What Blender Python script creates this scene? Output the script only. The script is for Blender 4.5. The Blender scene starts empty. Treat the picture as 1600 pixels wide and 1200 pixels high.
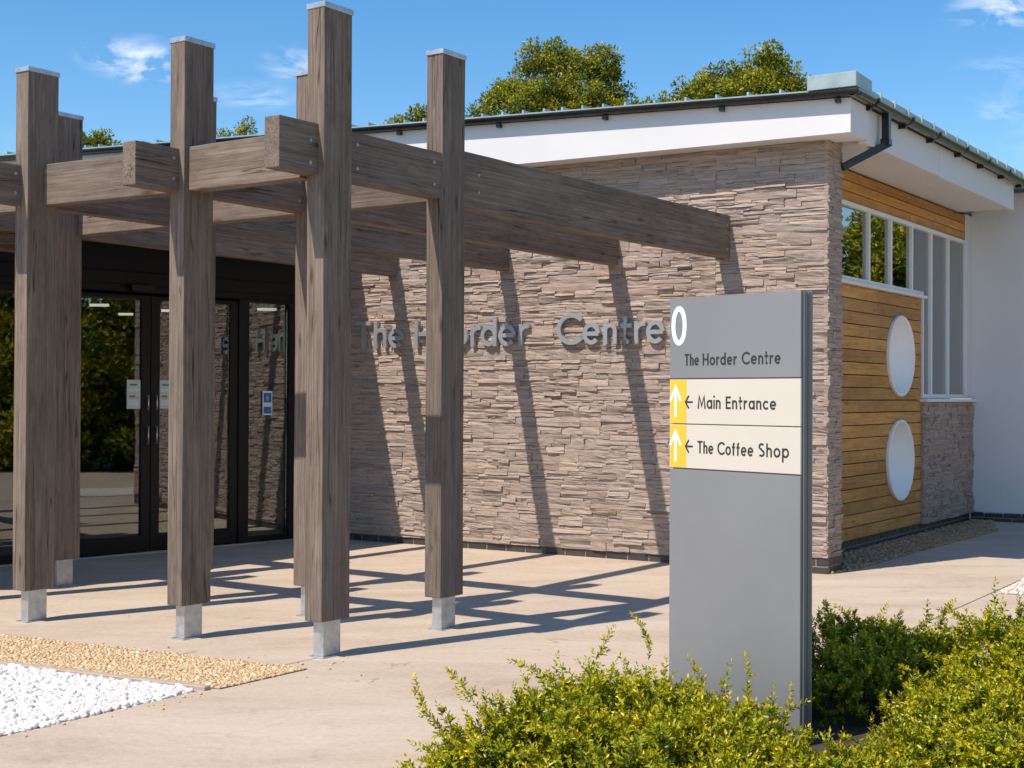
import bpy, bmesh, math, random
import numpy as np
from mathutils import Matrix, Vector, Euler, noise

random.seed(7); rng = np.random.default_rng(7)
scene = bpy.context.scene
COL = scene.collection
R = math.radians

# ------------------------------------------------------------------ camera
EYE = 1.55; FPX = 2181.0
pitch, roll = R(.47), R(-.25)
F_ = Vector((0, math.cos(pitch), math.sin(pitch))); R0 = Vector((1, 0, 0)); U0 = R0.cross(F_)
R_ = R0*math.cos(roll) - U0*math.sin(roll); U_ = U0*math.cos(roll) + R0*math.sin(roll)
cam_d = bpy.data.cameras.new('camera'); cam = bpy.data.objects.new('camera', cam_d); COL.objects.link(cam)
cm = Matrix.Identity(4)
for i in range(3): cm[i][0] = R_[i]; cm[i][1] = U_[i]; cm[i][2] = -F_[i]
cm[2][3] = EYE
cam.matrix_world = cm
cam_d.sensor_width = 36; cam_d.lens = FPX/1600*36; cam_d.clip_end = 1500; cam_d.clip_start = .05
scene.camera = cam

# ------------------------------------------------------------------ sky, sun, exposure
LX, LY = .531, .414                                   # light travels (LX, LY, -1)
elev = math.atan(1/math.hypot(LX, LY)); az = math.atan2(-LX, -LY)
world = bpy.data.worlds.new('World'); scene.world = world; world.use_nodes = True
nt = world.node_tree; nt.nodes.clear()
def wn(t): return nt.nodes.new(t)
wout = wn('ShaderNodeOutputWorld'); bg = wn('ShaderNodeBackground'); sky = wn('ShaderNodeTexSky')
sky.sky_type = 'NISHITA'; sky.sun_disc = False; sky.sun_elevation = elev; sky.sun_rotation = az
sky.air_density = 1.0; sky.dust_density = .2; sky.ozone_density = 1.9; sky.altitude = 0
bg.inputs[1].default_value = .102
hsv = wn('ShaderNodeHueSaturation'); hsv.inputs['Saturation'].default_value = 1.36; hsv.inputs['Value'].default_value = 1.0
nt.links.new(sky.outputs[0], hsv.inputs['Color'])
tc = wn('ShaderNodeTexCoord')
def cloud_dir(x, y): return (F_*FPX + R_*(x-800) - U_*(y-600)).normalized()
total = None
for (cx, cy, sx, sz, k) in ((215, 92, .036, .014, 1.1), (238, 118, .02, .010, .8), (395, 150, .035, .010, .5), (465, 100, .024, .012, .7),
                            (1575, 15, .036, .016, 1.0), (1558, 176, .012, .007, .55), (1570, 105, .03, .01, .22), (60, 225, .03, .01, .25), (2300, 120, .25, .05, .9)):
    d = cloud_dir(cx, cy); s = (1/sx, 1/sx, 1/sz)
    mp = wn('ShaderNodeMapping'); mp.inputs['Scale'].default_value = s
    mp.inputs['Location'].default_value = tuple(-d[i]*s[i] for i in range(3))
    ln = wn('ShaderNodeVectorMath'); ln.operation = 'LENGTH'
    mr = wn('ShaderNodeMapRange'); mr.interpolation_type = 'SMOOTHSTEP'
    mr.inputs['From Min'].default_value = 1.35; mr.inputs['From Max'].default_value = .0
    mr.inputs['To Min'].default_value = 0; mr.inputs['To Max'].default_value = k
    nt.links.new(tc.outputs['Generated'], mp.inputs[0]); nt.links.new(mp.outputs[0], ln.inputs[0]); nt.links.new(ln.outputs['Value'], mr.inputs['Value'])
    if total is None: total = mr.outputs[0]
    else:
        a = wn('ShaderNodeMath'); a.operation = 'ADD'; nt.links.new(total, a.inputs[0]); nt.links.new(mr.outputs[0], a.inputs[1]); total = a.outputs[0]
for (dx, dy, dz, sp_, k) in ((-.9, -.3, .45, .35, .9), (.2, -.95, .5, .45, .9), (.9, -.35, .5, .4, .9), (-.5, -.6, .8, .35, .8), (-.95, .3, .35, .22, .8), (.5, -.2, .95, .3, .7)):  # unseen clouds outside the view, added for whiter fill light
    d = Vector((dx, dy, dz)).normalized()
    mp = wn('ShaderNodeMapping'); mp.inputs['Scale'].default_value = (1/sp_,)*3; mp.inputs['Location'].default_value = tuple(-d[i]/sp_ for i in range(3))
    ln = wn('ShaderNodeVectorMath'); ln.operation = 'LENGTH'; mr = wn('ShaderNodeMapRange'); mr.interpolation_type = 'SMOOTHSTEP'
    mr.inputs['From Min'].default_value = 1.35; mr.inputs['From Max'].default_value = .0; mr.inputs['To Min'].default_value = 0; mr.inputs['To Max'].default_value = k
    nt.links.new(tc.outputs['Generated'], mp.inputs[0]); nt.links.new(mp.outputs[0], ln.inputs[0]); nt.links.new(ln.outputs['Value'], mr.inputs['Value'])
    a = wn('ShaderNodeMath'); a.operation = 'ADD'; nt.links.new(total, a.inputs[0]); nt.links.new(mr.outputs[0], a.inputs[1]); total = a.outputs[0]
mpn = wn('ShaderNodeMapping'); mpn.inputs['Scale'].default_value = (26, 26, 62); mpn.inputs['Rotation'].default_value = (0, .35, 0)
cn = wn('ShaderNodeTexNoise'); cn.inputs['Scale'].default_value = 1.0; cn.inputs['Detail'].default_value = 8; cn.inputs['Roughness'].default_value = .62; cn.inputs['Distortion'].default_value = .6
nt.links.new(tc.outputs['Generated'], mpn.inputs[0]); nt.links.new(mpn.outputs[0], cn.inputs[0])
cr = wn('ShaderNodeMapRange'); cr.inputs['From Min'].default_value = .45; cr.inputs['From Max'].default_value = .68
nt.links.new(cn.outputs[0], cr.inputs[0])
mu = wn('ShaderNodeMath'); mu.operation = 'MULTIPLY'; mu.use_clamp = True
nt.links.new(total, mu.inputs[0]); nt.links.new(cr.outputs[0], mu.inputs[1])
mu2 = wn('ShaderNodeMath'); mu2.operation = 'MULTIPLY'; mu2.inputs[1].default_value = .75; nt.links.new(mu.outputs[0], mu2.inputs[0])
mx = wn('ShaderNodeMixRGB'); mx.inputs[2].default_value = (7.6, 7.8, 8.4, 1)
nt.links.new(mu2.outputs[0], mx.inputs[0]); nt.links.new(hsv.outputs[0], mx.inputs[1])
nt.links.new(mx.outputs[0], bg.inputs[0]); nt.links.new(bg.outputs[0], wout.inputs[0])

sun_d = bpy.data.lights.new('sun', 'SUN'); sun = bpy.data.objects.new('sun', sun_d); COL.objects.link(sun)
sun_d.energy = 3.4; sun_d.angle = R(.5); sun_d.color = (1.0, .905, .80)
sun.rotation_euler = Vector((LX, LY, -1)).to_track_quat('-Z', 'Y').to_euler()
vs = scene.view_settings; vs.view_transform = 'Standard'; vs.look = 'None'; vs.exposure = .72; vs.gamma = 1; vs.use_curve_mapping = False

# ------------------------------------------------------------------ helpers
WORLD = {}
def mat(o_xyz, ang=0.0):
    return Matrix.Translation(Vector(o_xyz)) @ Matrix.Rotation(ang, 4, 'Z')
def place(o, M, parent=None):
    WORLD[o.name] = M.copy()
    COL.objects.link(o)
    if parent is not None:
        o.parent = parent; o.matrix_basis = WORLD[parent.name].inverted() @ M
    else: o.matrix_basis = M
    return o
def link_mesh(name, me, M, parent=None):
    o = bpy.data.objects.new(name, me); return place(o, M, parent)
def empty(name, M, label=None, cat=None, group=None, parent=None):
    o = bpy.data.objects.new(name, None); o.empty_display_size = .2; place(o, M, parent)
    if label: o['label'] = label
    if cat: o['category'] = cat
    if group: o['group'] = group
    return o
def tag(o, label, cat, group=None):
    o['label'] = label; o['category'] = cat
    if group: o['group'] = group
    return o
def bm_obj(name, bm, m, M, parent=None, smooth=False):
    me = bpy.data.meshes.new(name); bmesh.ops.recalc_face_normals(bm, faces=bm.faces[:]); bm.to_mesh(me); bm.free()
    me.materials.append(m)
    if smooth:
        for p in me.polygons: p.use_smooth = True
    return link_mesh(name, me, M, parent)
def py_mesh(name, v, f, m, smooth=False):
    me = bpy.data.meshes.new(name); me.from_pydata(v, [], f); me.materials.append(m); me.update()
    if smooth: me.polygons.foreach_set('use_smooth', [True]*len(me.polygons))
    return me
def np_mesh(name, V, Fq, m, attrs=None, smooth=False):
    """V (n,3), Fq (k,3|4)"""
    me = bpy.data.meshes.new(name); n, k = len(V), Fq.shape[1]
    me.vertices.add(n); me.vertices.foreach_set('co', V.astype(np.float32).ravel())
    me.loops.add(Fq.size); me.loops.foreach_set('vertex_index', Fq.astype(np.int32).ravel())
    me.polygons.add(len(Fq)); me.polygons.foreach_set('loop_start', np.arange(0, Fq.size, k, dtype=np.int32))
    me.polygons.foreach_set('loop_total', np.full(len(Fq), k, dtype=np.int32))
    if smooth: me.polygons.foreach_set('use_smooth', np.ones(len(Fq), dtype=bool))
    me.update(calc_edges=True)
    for an, av in (attrs or {}).items():
        a = me.attributes.new(an, 'FLOAT', 'POINT'); a.data.foreach_set('value', av.astype(np.float32))
    me.materials.append(m); return me
def box(bm, x0, x1, y0, y1, z0, z1, bev=0):
    r = bmesh.ops.create_cube(bm, size=1.0)
    bmesh.ops.scale(bm, vec=(x1-x0, y1-y0, z1-z0), verts=r['verts'])
    bmesh.ops.translate(bm, vec=((x0+x1)/2, (y0+y1)/2, (z0+z1)/2), verts=r['verts'])
    if bev:
        es = list({e for v in r['verts'] for e in v.link_edges})
        bmesh.ops.bevel(bm, geom=es, offset=bev, segments=1, affect='EDGES', profile=.7)
def box_obj(name, dims, m, M, parent=None, bev=0):
    bm = bmesh.new(); box(bm, *dims, bev=bev); return bm_obj(name, bm, m, M, parent)
def cyl(bm, p0, p1, r, seg=12, r2=None, caps=True):
    p0, p1 = Vector(p0), Vector(p1); d = p1-p0
    q = d.to_track_quat('Z', 'Y').to_matrix().to_4x4()
    bmesh.ops.create_cone(bm, cap_ends=caps, segments=seg, radius1=r, radius2=r if r2 is None else r2, depth=d.length, matrix=Matrix.Translation((p0+p1)/2) @ q)
def dvec(a): return Vector((math.cos(R(a)), math.sin(R(a)), 0))

# ------------------------------------------------------------------ materials
def new_mat(name):
    m = bpy.data.materials.new(name); m.use_nodes = True
    n = m.node_tree; b = n.nodes['Principled BSDF']; return m, n, b
def nd(n, t, **kw):
    x = n.nodes.new(t)
    for k, v in kw.items():
        if k in x.inputs: x.inputs[k].default_value = v
        else: setattr(x, k, v)
    return x
def ramp(n, fac, stops):
    r = n.nodes.new('ShaderNodeValToRGB'); e = r.color_ramp.elements
    e[0].position, e[0].color = stops[0][0], (*stops[0][1], 1); e[1].position, e[1].color = stops[-1][0], (*stops[-1][1], 1)
    for p, c in stops[1:-1]:
        x = e.new(p); x.color = (*c, 1)
    n.links.new(fac, r.inputs[0]); return r.outputs[0]
def mixc(n, a, b, fac, mode='MIX'):
    x = n.nodes.new('ShaderNodeMixRGB'); x.blend_type = mode
    for i, s in ((0, fac), (1, a), (2, b)):
        if hasattr(s, 'is_linked') or hasattr(s, 'links'): n.links.new(s, x.inputs[i])
        elif isinstance(s, tuple): x.inputs[i].default_value = (*s, 1)
        else: x.inputs[i].default_value = s
    return x.outputs[0]
def bump(n, b, h, strength=.3, dist=.01, prev=None):
    x = nd(n, 'ShaderNodeBump', Strength=strength, Distance=dist); n.links.new(h, x.inputs['Height'])
    if prev is not None: n.links.new(prev, x.inputs['Normal'])
    n.links.new(x.outputs[0], b.inputs['Normal']); return x.outputs[0]
def objco(n, scale=(1, 1, 1), rand=True):
    t = nd(n, 'ShaderNodeTexCoord'); mp = nd(n, 'ShaderNodeMapping'); mp.inputs['Scale'].default_value = scale
    n.links.new(t.outputs['Object'], mp.inputs[0])
    if rand:
        oi = nd(n, 'ShaderNodeObjectInfo'); ml = nd(n, 'ShaderNodeMath', operation='MULTIPLY'); ml.inputs[1].default_value = 37.0
        n.links.new(oi.outputs['Random'], ml.inputs[0]); n.links.new(ml.outputs[0], mp.inputs['Location'])
    return mp.outputs[0]
def noise_n(n, co, scale, detail=5, rough=.55, dist=0):
    x = nd(n, 'ShaderNodeTexNoise', Scale=scale, Detail=detail, Roughness=rough, Distortion=dist); n.links.new(co, x.inputs['Vector']); return x.outputs[0]
def island_rand(n):
    g = nd(n, 'ShaderNodeNewGeometry'); oi = nd(n, 'ShaderNodeObjectInfo')
    a = nd(n, 'ShaderNodeMath', operation='ADD'); f = nd(n, 'ShaderNodeMath', operation='FRACT')
    n.links.new(g.outputs['Random Per Island'], a.inputs[0]); n.links.new(oi.outputs['Random'], a.inputs[1]); n.links.new(a.outputs[0], f.inputs[0]); return f.outputs[0]

def timber_mat(name, c_dark, c_mid, c_light, rough=.85, crack=True, lo=(.88, .88, .90), hi=(1.1, 1.08, 1.05)):
    """grain runs along local X"""
    m, n, b = new_mat(name)
    co = objco(n, (.55, 26, 26)); warp = objco(n, (.8, 3, 3))
    g1 = noise_n(n, co, 2.6, 8, .62, .7); g2 = noise_n(n, objco(n, (2.0, 80, 80)), 2.2, 3, .6)
    c = ramp(n, g1, [(.22, c_dark), (.5, c_mid), (.78, c_light)])
    fine = ramp(n, g2, [(.35, (.70, .68, .66)), (.6, (1.08, 1.06, 1.05))]); c = mixc(n, c, fine, .55, 'MULTIPLY')
    big = ramp(n, noise_n(n, warp, 1.4, 4, .6), [(.3, (.74, .72, .70)), (.7, (1.16, 1.13, 1.1))]); c = mixc(n, c, big, .75, 'MULTIPLY')
    blot = ramp(n, noise_n(n, objco(n, (3, 9, 9)), 1.7, 6, .7), [(.36, (.66, .66, .68)), (.52, (1, 1, 1))]); c = mixc(n, c, blot, .6, 'MULTIPLY')
    oi = nd(n, 'ShaderNodeObjectInfo'); v = ramp(n, oi.outputs['Random'], [(0, lo), (1, hi)]); c = mixc(n, c, v, .9, 'MULTIPLY')
    # knots
    vo = nd(n, 'ShaderNodeTexVoronoi', Scale=1.0, feature='F1'); n.links.new(objco(n, (1.6, 6.5, 6.5)), vo.inputs['Vector'])
    k = ramp(n, vo.outputs['Distance'], [(.03, (.28, .22, .18)), (.13, (1, 1, 1))]); c = mixc(n, c, k, .8, 'MULTIPLY')
    h = g1
    if crack:
        cr_ = nd(n, 'ShaderNodeTexNoise', Scale=1.0, Detail=2, Roughness=.5, Distortion=.25); n.links.new(objco(n, (.38, 15, 15)), cr_.inputs['Vector'])
        ck = ramp(n, cr_.outputs[0], [(.487, (1, 1, 1)), (.499, (.22, .18, .15)), (.511, (1, 1, 1))])
        ms = ramp(n, noise_n(n, objco(n, (.7, 2.2, 2.2)), 1.5, 3), [(.44, (0, 0, 0)), (.52, (1, 1, 1))])
        c = mixc(n, c, ck, ms, 'MULTIPLY')
    n.links.new(c, b.inputs['Base Color']); b.inputs['Roughness'].default_value = rough; b.inputs['Specular IOR Level'].default_value = .25
    b1 = bump(n, b, g1, .5, .004); bump(n, b, g2, .55, .002, b1)
    return m
M_TIMBER = timber_mat('weathered timber', (.110, .087, .069), (.200, .162, .132), (.315, .262, .218))
M_LARCH = timber_mat('oiled larch', (.43, .195, .048), (.60, .305, .082), (.73, .42, .14), .55, False, (.74, .72, .68), (1.16, 1.14, 1.12))
M_ENDGRAIN = timber_mat('timber end grain', (.10, .085, .075), (.17, .15, .135), (.24, .22, .20), .95)

def stone_mat(name, lift=1.0):
    m, n, b = new_mat(name); t = nd(n, 'ShaderNodeTexCoord')
    ir = island_rand(n)
    L = lambda c: tuple(x*(lift[k] if isinstance(lift, tuple) else lift) for k, x in enumerate(c))
    base = ramp(n, ir, [(0, L((.41, .325, .275))), (.18, L((.45, .36, .305))), (.36, L((.385, .315, .275))), (.5, L((.475, .38, .32))), (.66, L((.42, .34, .29))), (.80, L((.445, .37, .325))), (.91, L((.46, .365, .285))), (.97, L((.33, .28, .25))), (1, L((.49, .405, .35)))])
    geo = nd(n, 'ShaderNodeNewGeometry')
    mp = nd(n, 'ShaderNodeMapping'); mp.inputs['Scale'].default_value = (.8, .8, 5.5); n.links.new(geo.outputs['Position'], mp.inputs[0])
    n1 = noise_n(n, mp.outputs[0], 8, 9, .68, .5); n2 = noise_n(n, mp.outputs[0], 48, 6, .7)
    v = ramp(n, n1, [(.3, (.72, .70, .70)), (.7, (1.2, 1.18, 1.15))]); c = mixc(n, base, v, .8, 'MULTIPLY')
    v2 = ramp(n, n2, [(.3, (.75, .75, .76)), (.7, (1.18, 1.17, 1.15))]); c = mixc(n, c, v2, .55, 'MULTIPLY')
    n.links.new(c, b.inputs['Base Color']); b.inputs['Roughness'].default_value = .92; b.inputs['Specular IOR Level'].default_value = .15
    b1 = bump(n, b, n1, .8, .016); bump(n, b, n2, .8, .006, b1); return m
M_STONE = stone_mat('split ledge stone', (1.005, 1.005, 1.0))
def flat_mat(name, c, rough=.6, metal=0, var=.06, scale=3, spec=.5, bmp=0, bscale=60):
    m, n, b = new_mat(name); t = nd(n, 'ShaderNodeNewGeometry')
    x = noise_n(n, t.outputs['Position'], scale, 6, .6); lo = tuple(max(0, 1-var) for _ in range(3)); hi = (1+var,)*3
    v = ramp(n, x, [(.3, lo), (.7, hi)]); cc = mixc(n, c, v, 1.0, 'MULTIPLY'); n.links.new(cc, b.inputs['Base Color'])
    rr = nd(n, 'ShaderNodeMapRange'); rr.inputs['To Min'].default_value = max(0, rough-.08); rr.inputs['To Max'].default_value = min(1, rough+.08); n.links.new(x, rr.inputs[0]); n.links.new(rr.outputs[0], b.inputs['Roughness'])
    b.inputs['Metallic'].default_value = metal; b.inputs['Specular IOR Level'].default_value = spec
    if bmp: bump(n, b, noise_n(n, t.outputs['Position'], bscale, 4, .6), bmp, .004)
    return m
M_MORTAR = flat_mat('dark recess mortar', (.10, .085, .075), .95, var=.2)
M_WHITE = flat_mat('white render', (.70, .69, .685), .7, var=.025, scale=1.2, spec=.3, bmp=.12, bscale=120)
M_WFRAME = flat_mat('white frame paint', (.76, .76, .75), .4, var=.03)
M_PORT = flat_mat('white porthole enamel', (.84, .84, .83), .38, var=.03)
M_BLACKG = flat_mat('black gutter plastic', (.012, .012, .013), .28, var=.2)
M_SIDEGUT = flat_mat('dark grey gutter coating', (.05, .045, .042), .22, var=.2, spec=.8)
M_COPPER = flat_mat('pale green patinated metal roof', (.33, .42, .415), .45, var=.14, scale=5, metal=.15)
M_GALV = flat_mat('galvanised steel', (.50, .52, .54), .42, metal=.75, var=.22, scale=14)
M_BLACKF = flat_mat('black door frame coating', (.005, .005, .006), .42, var=.1, spec=.3)
M_STEEL = flat_mat('brushed stainless steel', (.62, .62, .63), .3, metal=.9, var=.05)
M_LETTER = flat_mat('grey metal lettering', (.45, .465, .49), .36, metal=.55, var=.06)
M_SIGN = flat_mat('grey sign metal', (.255, .257, .262), .42, metal=.25, var=.075, scale=1.1)
M_SIGNE = flat_mat('dark grey sign edge', (.20, .205, .20), .4, metal=.3, var=.08)
M_CREAM = flat_mat('cream sign panel', (.63, .57, .485), .5, var=.02)
M_YEL = flat_mat('yellow sign panel', (.80, .50, .035), .5, var=.03)
M_INK = flat_mat('dark grey lettering ink', (.030, .027, .026), .6, var=.05)
M_WINK = flat_mat('white lettering ink', (.85, .85, .88), .5, var=.02)
M_ROOM = flat_mat('dim interior wall', (.045, .043, .04), .9, var=.1)
M_ROOMF = flat_mat('interior floor', (.10, .095, .085), .6, var=.1)
M_BLIND = flat_mat('pale grey blind', (.36, .36, .34), .85, var=.03)
M_PAPER = flat_mat('notice paper', (.55, .62, .56), .7, var=.03)
M_PAPERG = flat_mat('notice green print', (.10, .20, .12), .7, var=.1)
M_PAPERY = flat_mat('notice yellow print', (.55, .50, .18), .7, var=.1)
M_BLUE = flat_mat('blue sticker print', (.03, .13, .38), .5, var=.1)
M_PAPERW = flat_mat('sticker white', (.65, .70, .74), .6, var=.03)
def glass_mat(name, tint, refl=1.0, base=.085):
    m = bpy.data.materials.new(name); m.use_nodes = True; n = m.node_tree; n.nodes.clear()
    o = n.nodes.new('ShaderNodeOutputMaterial'); mixs = n.nodes.new('ShaderNodeMixShader'); tr = n.nodes.new('ShaderNodeBsdfTransparent'); gl = n.nodes.new('ShaderNodeBsdfGlossy')
    tr.inputs[0].default_value = (*tint, 1); gl.inputs['Color'].default_value = (.9, .92, .92, 1); gl.inputs['Roughness'].default_value = .012
    fr = n.nodes.new('ShaderNodeFresnel'); fr.inputs[0].default_value = 1.62
    mm = n.nodes.new('ShaderNodeMath'); mm.operation = 'MULTIPLY_ADD'; mm.inputs[1].default_value = 1.0*refl; mm.inputs[2].default_value = base; mm.use_clamp = True
    n.links.new(fr.outputs[0], mm.inputs[0]); n.links.new(mm.outputs[0], mixs.inputs[0]); n.links.new(tr.outputs[0], mixs.inputs[1]); n.links.new(gl.outputs[0], mixs.inputs[2]); n.links.new(mixs.outputs[0], o.inputs[0])
    ge = n.nodes.new('ShaderNodeNewGeometry'); nz = n.nodes.new('ShaderNodeTexNoise'); nz.inputs['Scale'].default_value = 1.3; nz.inputs['Detail'].default_value = 1
    bp = n.nodes.new('ShaderNodeBump'); bp.inputs['Strength'].default_value = .12; bp.inputs['Distance'].default_value = .01
    n.links.new(ge.outputs['Position'], nz.inputs['Vector']); n.links.new(nz.outputs[0], bp.inputs['Height']); n.links.new(bp.outputs[0], gl.inputs['Normal'])
    return m
M_GLASS = glass_mat('door glass', (.55, .58, .56)); M_GLASS2 = glass_mat('window glass', (.5, .53, .52), 1.2, .22)
def emis(name, c, s):
    m, n, b = new_mat(name); b.inputs['Emission Color'].default_value = (*c, 1); b.inputs['Emission Strength'].default_value = s; return m
M_LAMP = emis('lit ceiling strip', (1, .95, .85), 1.3)
def brick_mat():
    m, n, b = new_mat('blue black engineering brick'); ir = island_rand(n)
    c = ramp(n, ir, [(0, (.030, .028, .030)), (.4, (.046, .040, .040)), (.75, (.06, .05, .048)), (1, (.036, .036, .042))])
    g = nd(n, 'ShaderNodeNewGeometry'); x = noise_n(n, g.outputs['Position'], 40, 5, .6); v = ramp(n, x, [(.3, (.7, .7, .7)), (.7, (1.4, 1.35, 1.3))])
    n.links.new(mixc(n, c, v, .8, 'MULTIPLY'), b.inputs['Base Color']); b.inputs['Roughness'].default_value = .55; bump(n, b, x, .3, .003); return m
M_BRICK = brick_mat(); M_JOINT = flat_mat('brick joint mortar', (.26, .20, .14), .95, var=.2, scale=20)
def paving_mat():
    m, n, b = new_mat('pink beige washed concrete'); g = nd(n, 'ShaderNodeNewGeometry'); P = g.outputs['Position']
    mp = nd(n, 'ShaderNodeMapping'); mp.inputs['Rotation'].default_value = (0, 0, R(35)); mp.inputs['Scale'].default_value = (.5, 2.2, 1); n.links.new(P, mp.inputs[0])
    a = noise_n(n, mp.outputs[0], .9, 7, .62, .5); c = ramp(n, a, [(.30, (.445, .352, .262)), (.5, (.508, .412, .315)), (.72, (.562, .468, .368))])
    f = noise_n(n, P, 120, 3, .7); fv = ramp(n, f, [(.34, (.80, .79, .78)), (.5, (1, 1, 1)), (.68, (1.13, 1.13, 1.13))]); c = mixc(n, c, fv, .6, 'MULTIPLY')
    f2 = noise_n(n, P, 26, 5, .7); fv = ramp(n, f2, [(.34, (.86, .85, .84)), (.66, (1.09, 1.09, 1.09))]); c = mixc(n, c, fv, .6, 'MULTIPLY')
    s = noise_n(n, P, 2.7, 8, .75, 1.2); sv = ramp(n, s, [(.30, (.80, .78, .76)), (.46, (1, 1, 1)), (.70, (1, 1, 1)), (.80, (1.08, 1.08, 1.08))]); c = mixc(n, c, sv, .75, 'MULTIPLY')
    st = noise_n(n, P, .8, 9, .78, 2.0); stv = ramp(n, st, [(.36, (.86, .84, .82)), (.47, (1, 1, 1))]); c = mixc(n, c, stv, .6, 'MULTIPLY')
    hl = nd(n, 'ShaderNodeTexNoise', Scale=.75, Detail=4, Roughness=.55, Distortion=.6); n.links.new(P, hl.inputs['Vector'])
    hv = ramp(n, hl.outputs[0], [(.4975, (1, 1, 1)), (.5, (.72, .68, .64)), (.5025, (1, 1, 1))]); hm = ramp(n, noise_n(n, P, .9, 2), [(.56, (0, 0, 0)), (.62, (1, 1, 1))]); c = mixc(n, c, hv, hm, 'MULTIPLY')
    sp = nd(n, 'ShaderNodeTexVoronoi', Scale=55); n.links.new(P, sp.inputs['Vector']); k = ramp(n, sp.outputs['Distance'], [(.05, (.55, .5, .46)), (.12, (1, 1, 1))])
    msk = ramp(n, noise_n(n, P, 9, 3), [(.56, (0, 0, 0)), (.64, (1, 1, 1))]); c = mixc(n, c, k, mixc(n, (0, 0, 0), msk, .6), 'MULTIPLY')
    n.links.new(c, b.inputs['Base Color']); b.inputs['Roughness'].default_value = .85; b.inputs['Specular IOR Level'].default_value = .2
    b1 = bump(n, b, f, .35, .002); bump(n, b, f2, .3, .004, b1); return m
M_PAVE = paving_mat()
M_KERB = flat_mat('concrete edging', (.42, .33, .26), .9, var=.12, scale=12, bmp=.3)
M_JLINE = flat_mat('dirty paving joint', (.26, .20, .155), .95, var=.3, scale=15)
M_GRASS = flat_mat('distant grass', (.07, .11, .03), .95, var=.3, scale=1.5)
M_SOIL = flat_mat('dark bark mulch', (.055, .038, .028), .95, var=.4, scale=25, bmp=.8, bscale=40)
def pebble_mat(name, stops, rough=.7):
    m, n, b = new_mat(name); ir = island_rand(n); c = ramp(n, ir, stops)
    g = nd(n, 'ShaderNodeNewGeometry'); x = noise_n(n, g.outputs['Position'], 60, 5, .6); v = ramp(n, x, [(.3, (.85, .84, .83)), (.7, (1.1, 1.1, 1.1))])
    n.links.new(mixc(n, c, v, .8, 'MULTIPLY'), b.inputs['Base Color']); b.inputs['Roughness'].default_value = rough; bump(n, b, x, .3, .003); return m
M_PEB = pebble_mat('white quartz pebbles', [(0, (.58, .54, .51)), (.3, (.72, .69, .66)), (.7, (.77, .74, .72)), (.85, (.64, .56, .50)), (1, (.78, .76, .75))])
M_GOLD = pebble_mat('golden gravel', [(0, (.46, .31, .16)), (.3, (.56, .40, .22)), (.6, (.63, .47, .27)), (.8, (.55, .36, .17)), (.92, (.78, .66, .48)), (1, (.42, .26, .12))], .8)
M_BROWNG = pebble_mat('mixed brown gravel', [(0, (.26, .16, .08)), (.3, (.42, .27, .14)), (.6, (.34, .25, .16)), (.85, (.54, .40, .25)), (1, (.20, .13, .08))], .8)
M_PALEG = pebble_mat('pale mixed gravel', [(0, (.55, .45, .37)), (.4, (.70, .62, .54)), (.7, (.62, .50, .42)), (1, (.78, .73, .68))], .8)
def leaf_mat(name, stops, tstops, trans=.35, rough=.4):
    m, n, b = new_mat(name); g = nd(n, 'ShaderNodeNewGeometry'); at = nd(n, 'ShaderNodeAttribute', attribute_name='tone')
    c1 = ramp(n, at.outputs['Fac'], stops); v = ramp(n, g.outputs['Random Per Island'], tstops); c = mixc(n, c1, v, .9, 'MULTIPLY')
    n.links.new(c, b.inputs['Base Color']); b.inputs['Roughness'].default_value = rough; b.inputs['Specular IOR Level'].default_value = .5
    tr = n.nodes.new('ShaderNodeBsdfTranslucent'); n.links.new(mixc(n, c, (1.5, 1.4, .5), .8, 'MULTIPLY'), tr.inputs[0])
    ms = n.nodes.new('ShaderNodeMixShader'); ms.inputs[0].default_value = trans
    o = n.nodes['Material Output']; n.links.new(b.outputs[0], ms.inputs[1]); n.links.new(tr.outputs[0], ms.inputs[2]); n.links.new(ms.outputs[0], o.inputs[0]); return m
VAR = [(0, (.6, .66, .55)), (.5, (1, 1, 1)), (1, (1.4, 1.25, 1.1))]
M_LEAF = leaf_mat('shrub leaf', [(0, (.045, .09, .006)), (.28, (.16, .23, .009)), (.6, (.43, .44, .013)), (1, (.80, .63, .03))], VAR, .35, .33)
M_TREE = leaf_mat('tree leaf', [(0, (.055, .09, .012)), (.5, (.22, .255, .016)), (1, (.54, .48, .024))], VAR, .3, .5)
M_BARK = flat_mat('brown bark', (.10, .07, .05), .95, var=.3, scale=20)
M_TWIG = flat_mat('shrub twig', (.16, .10, .05), .9, var=.3, scale=20)

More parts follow.
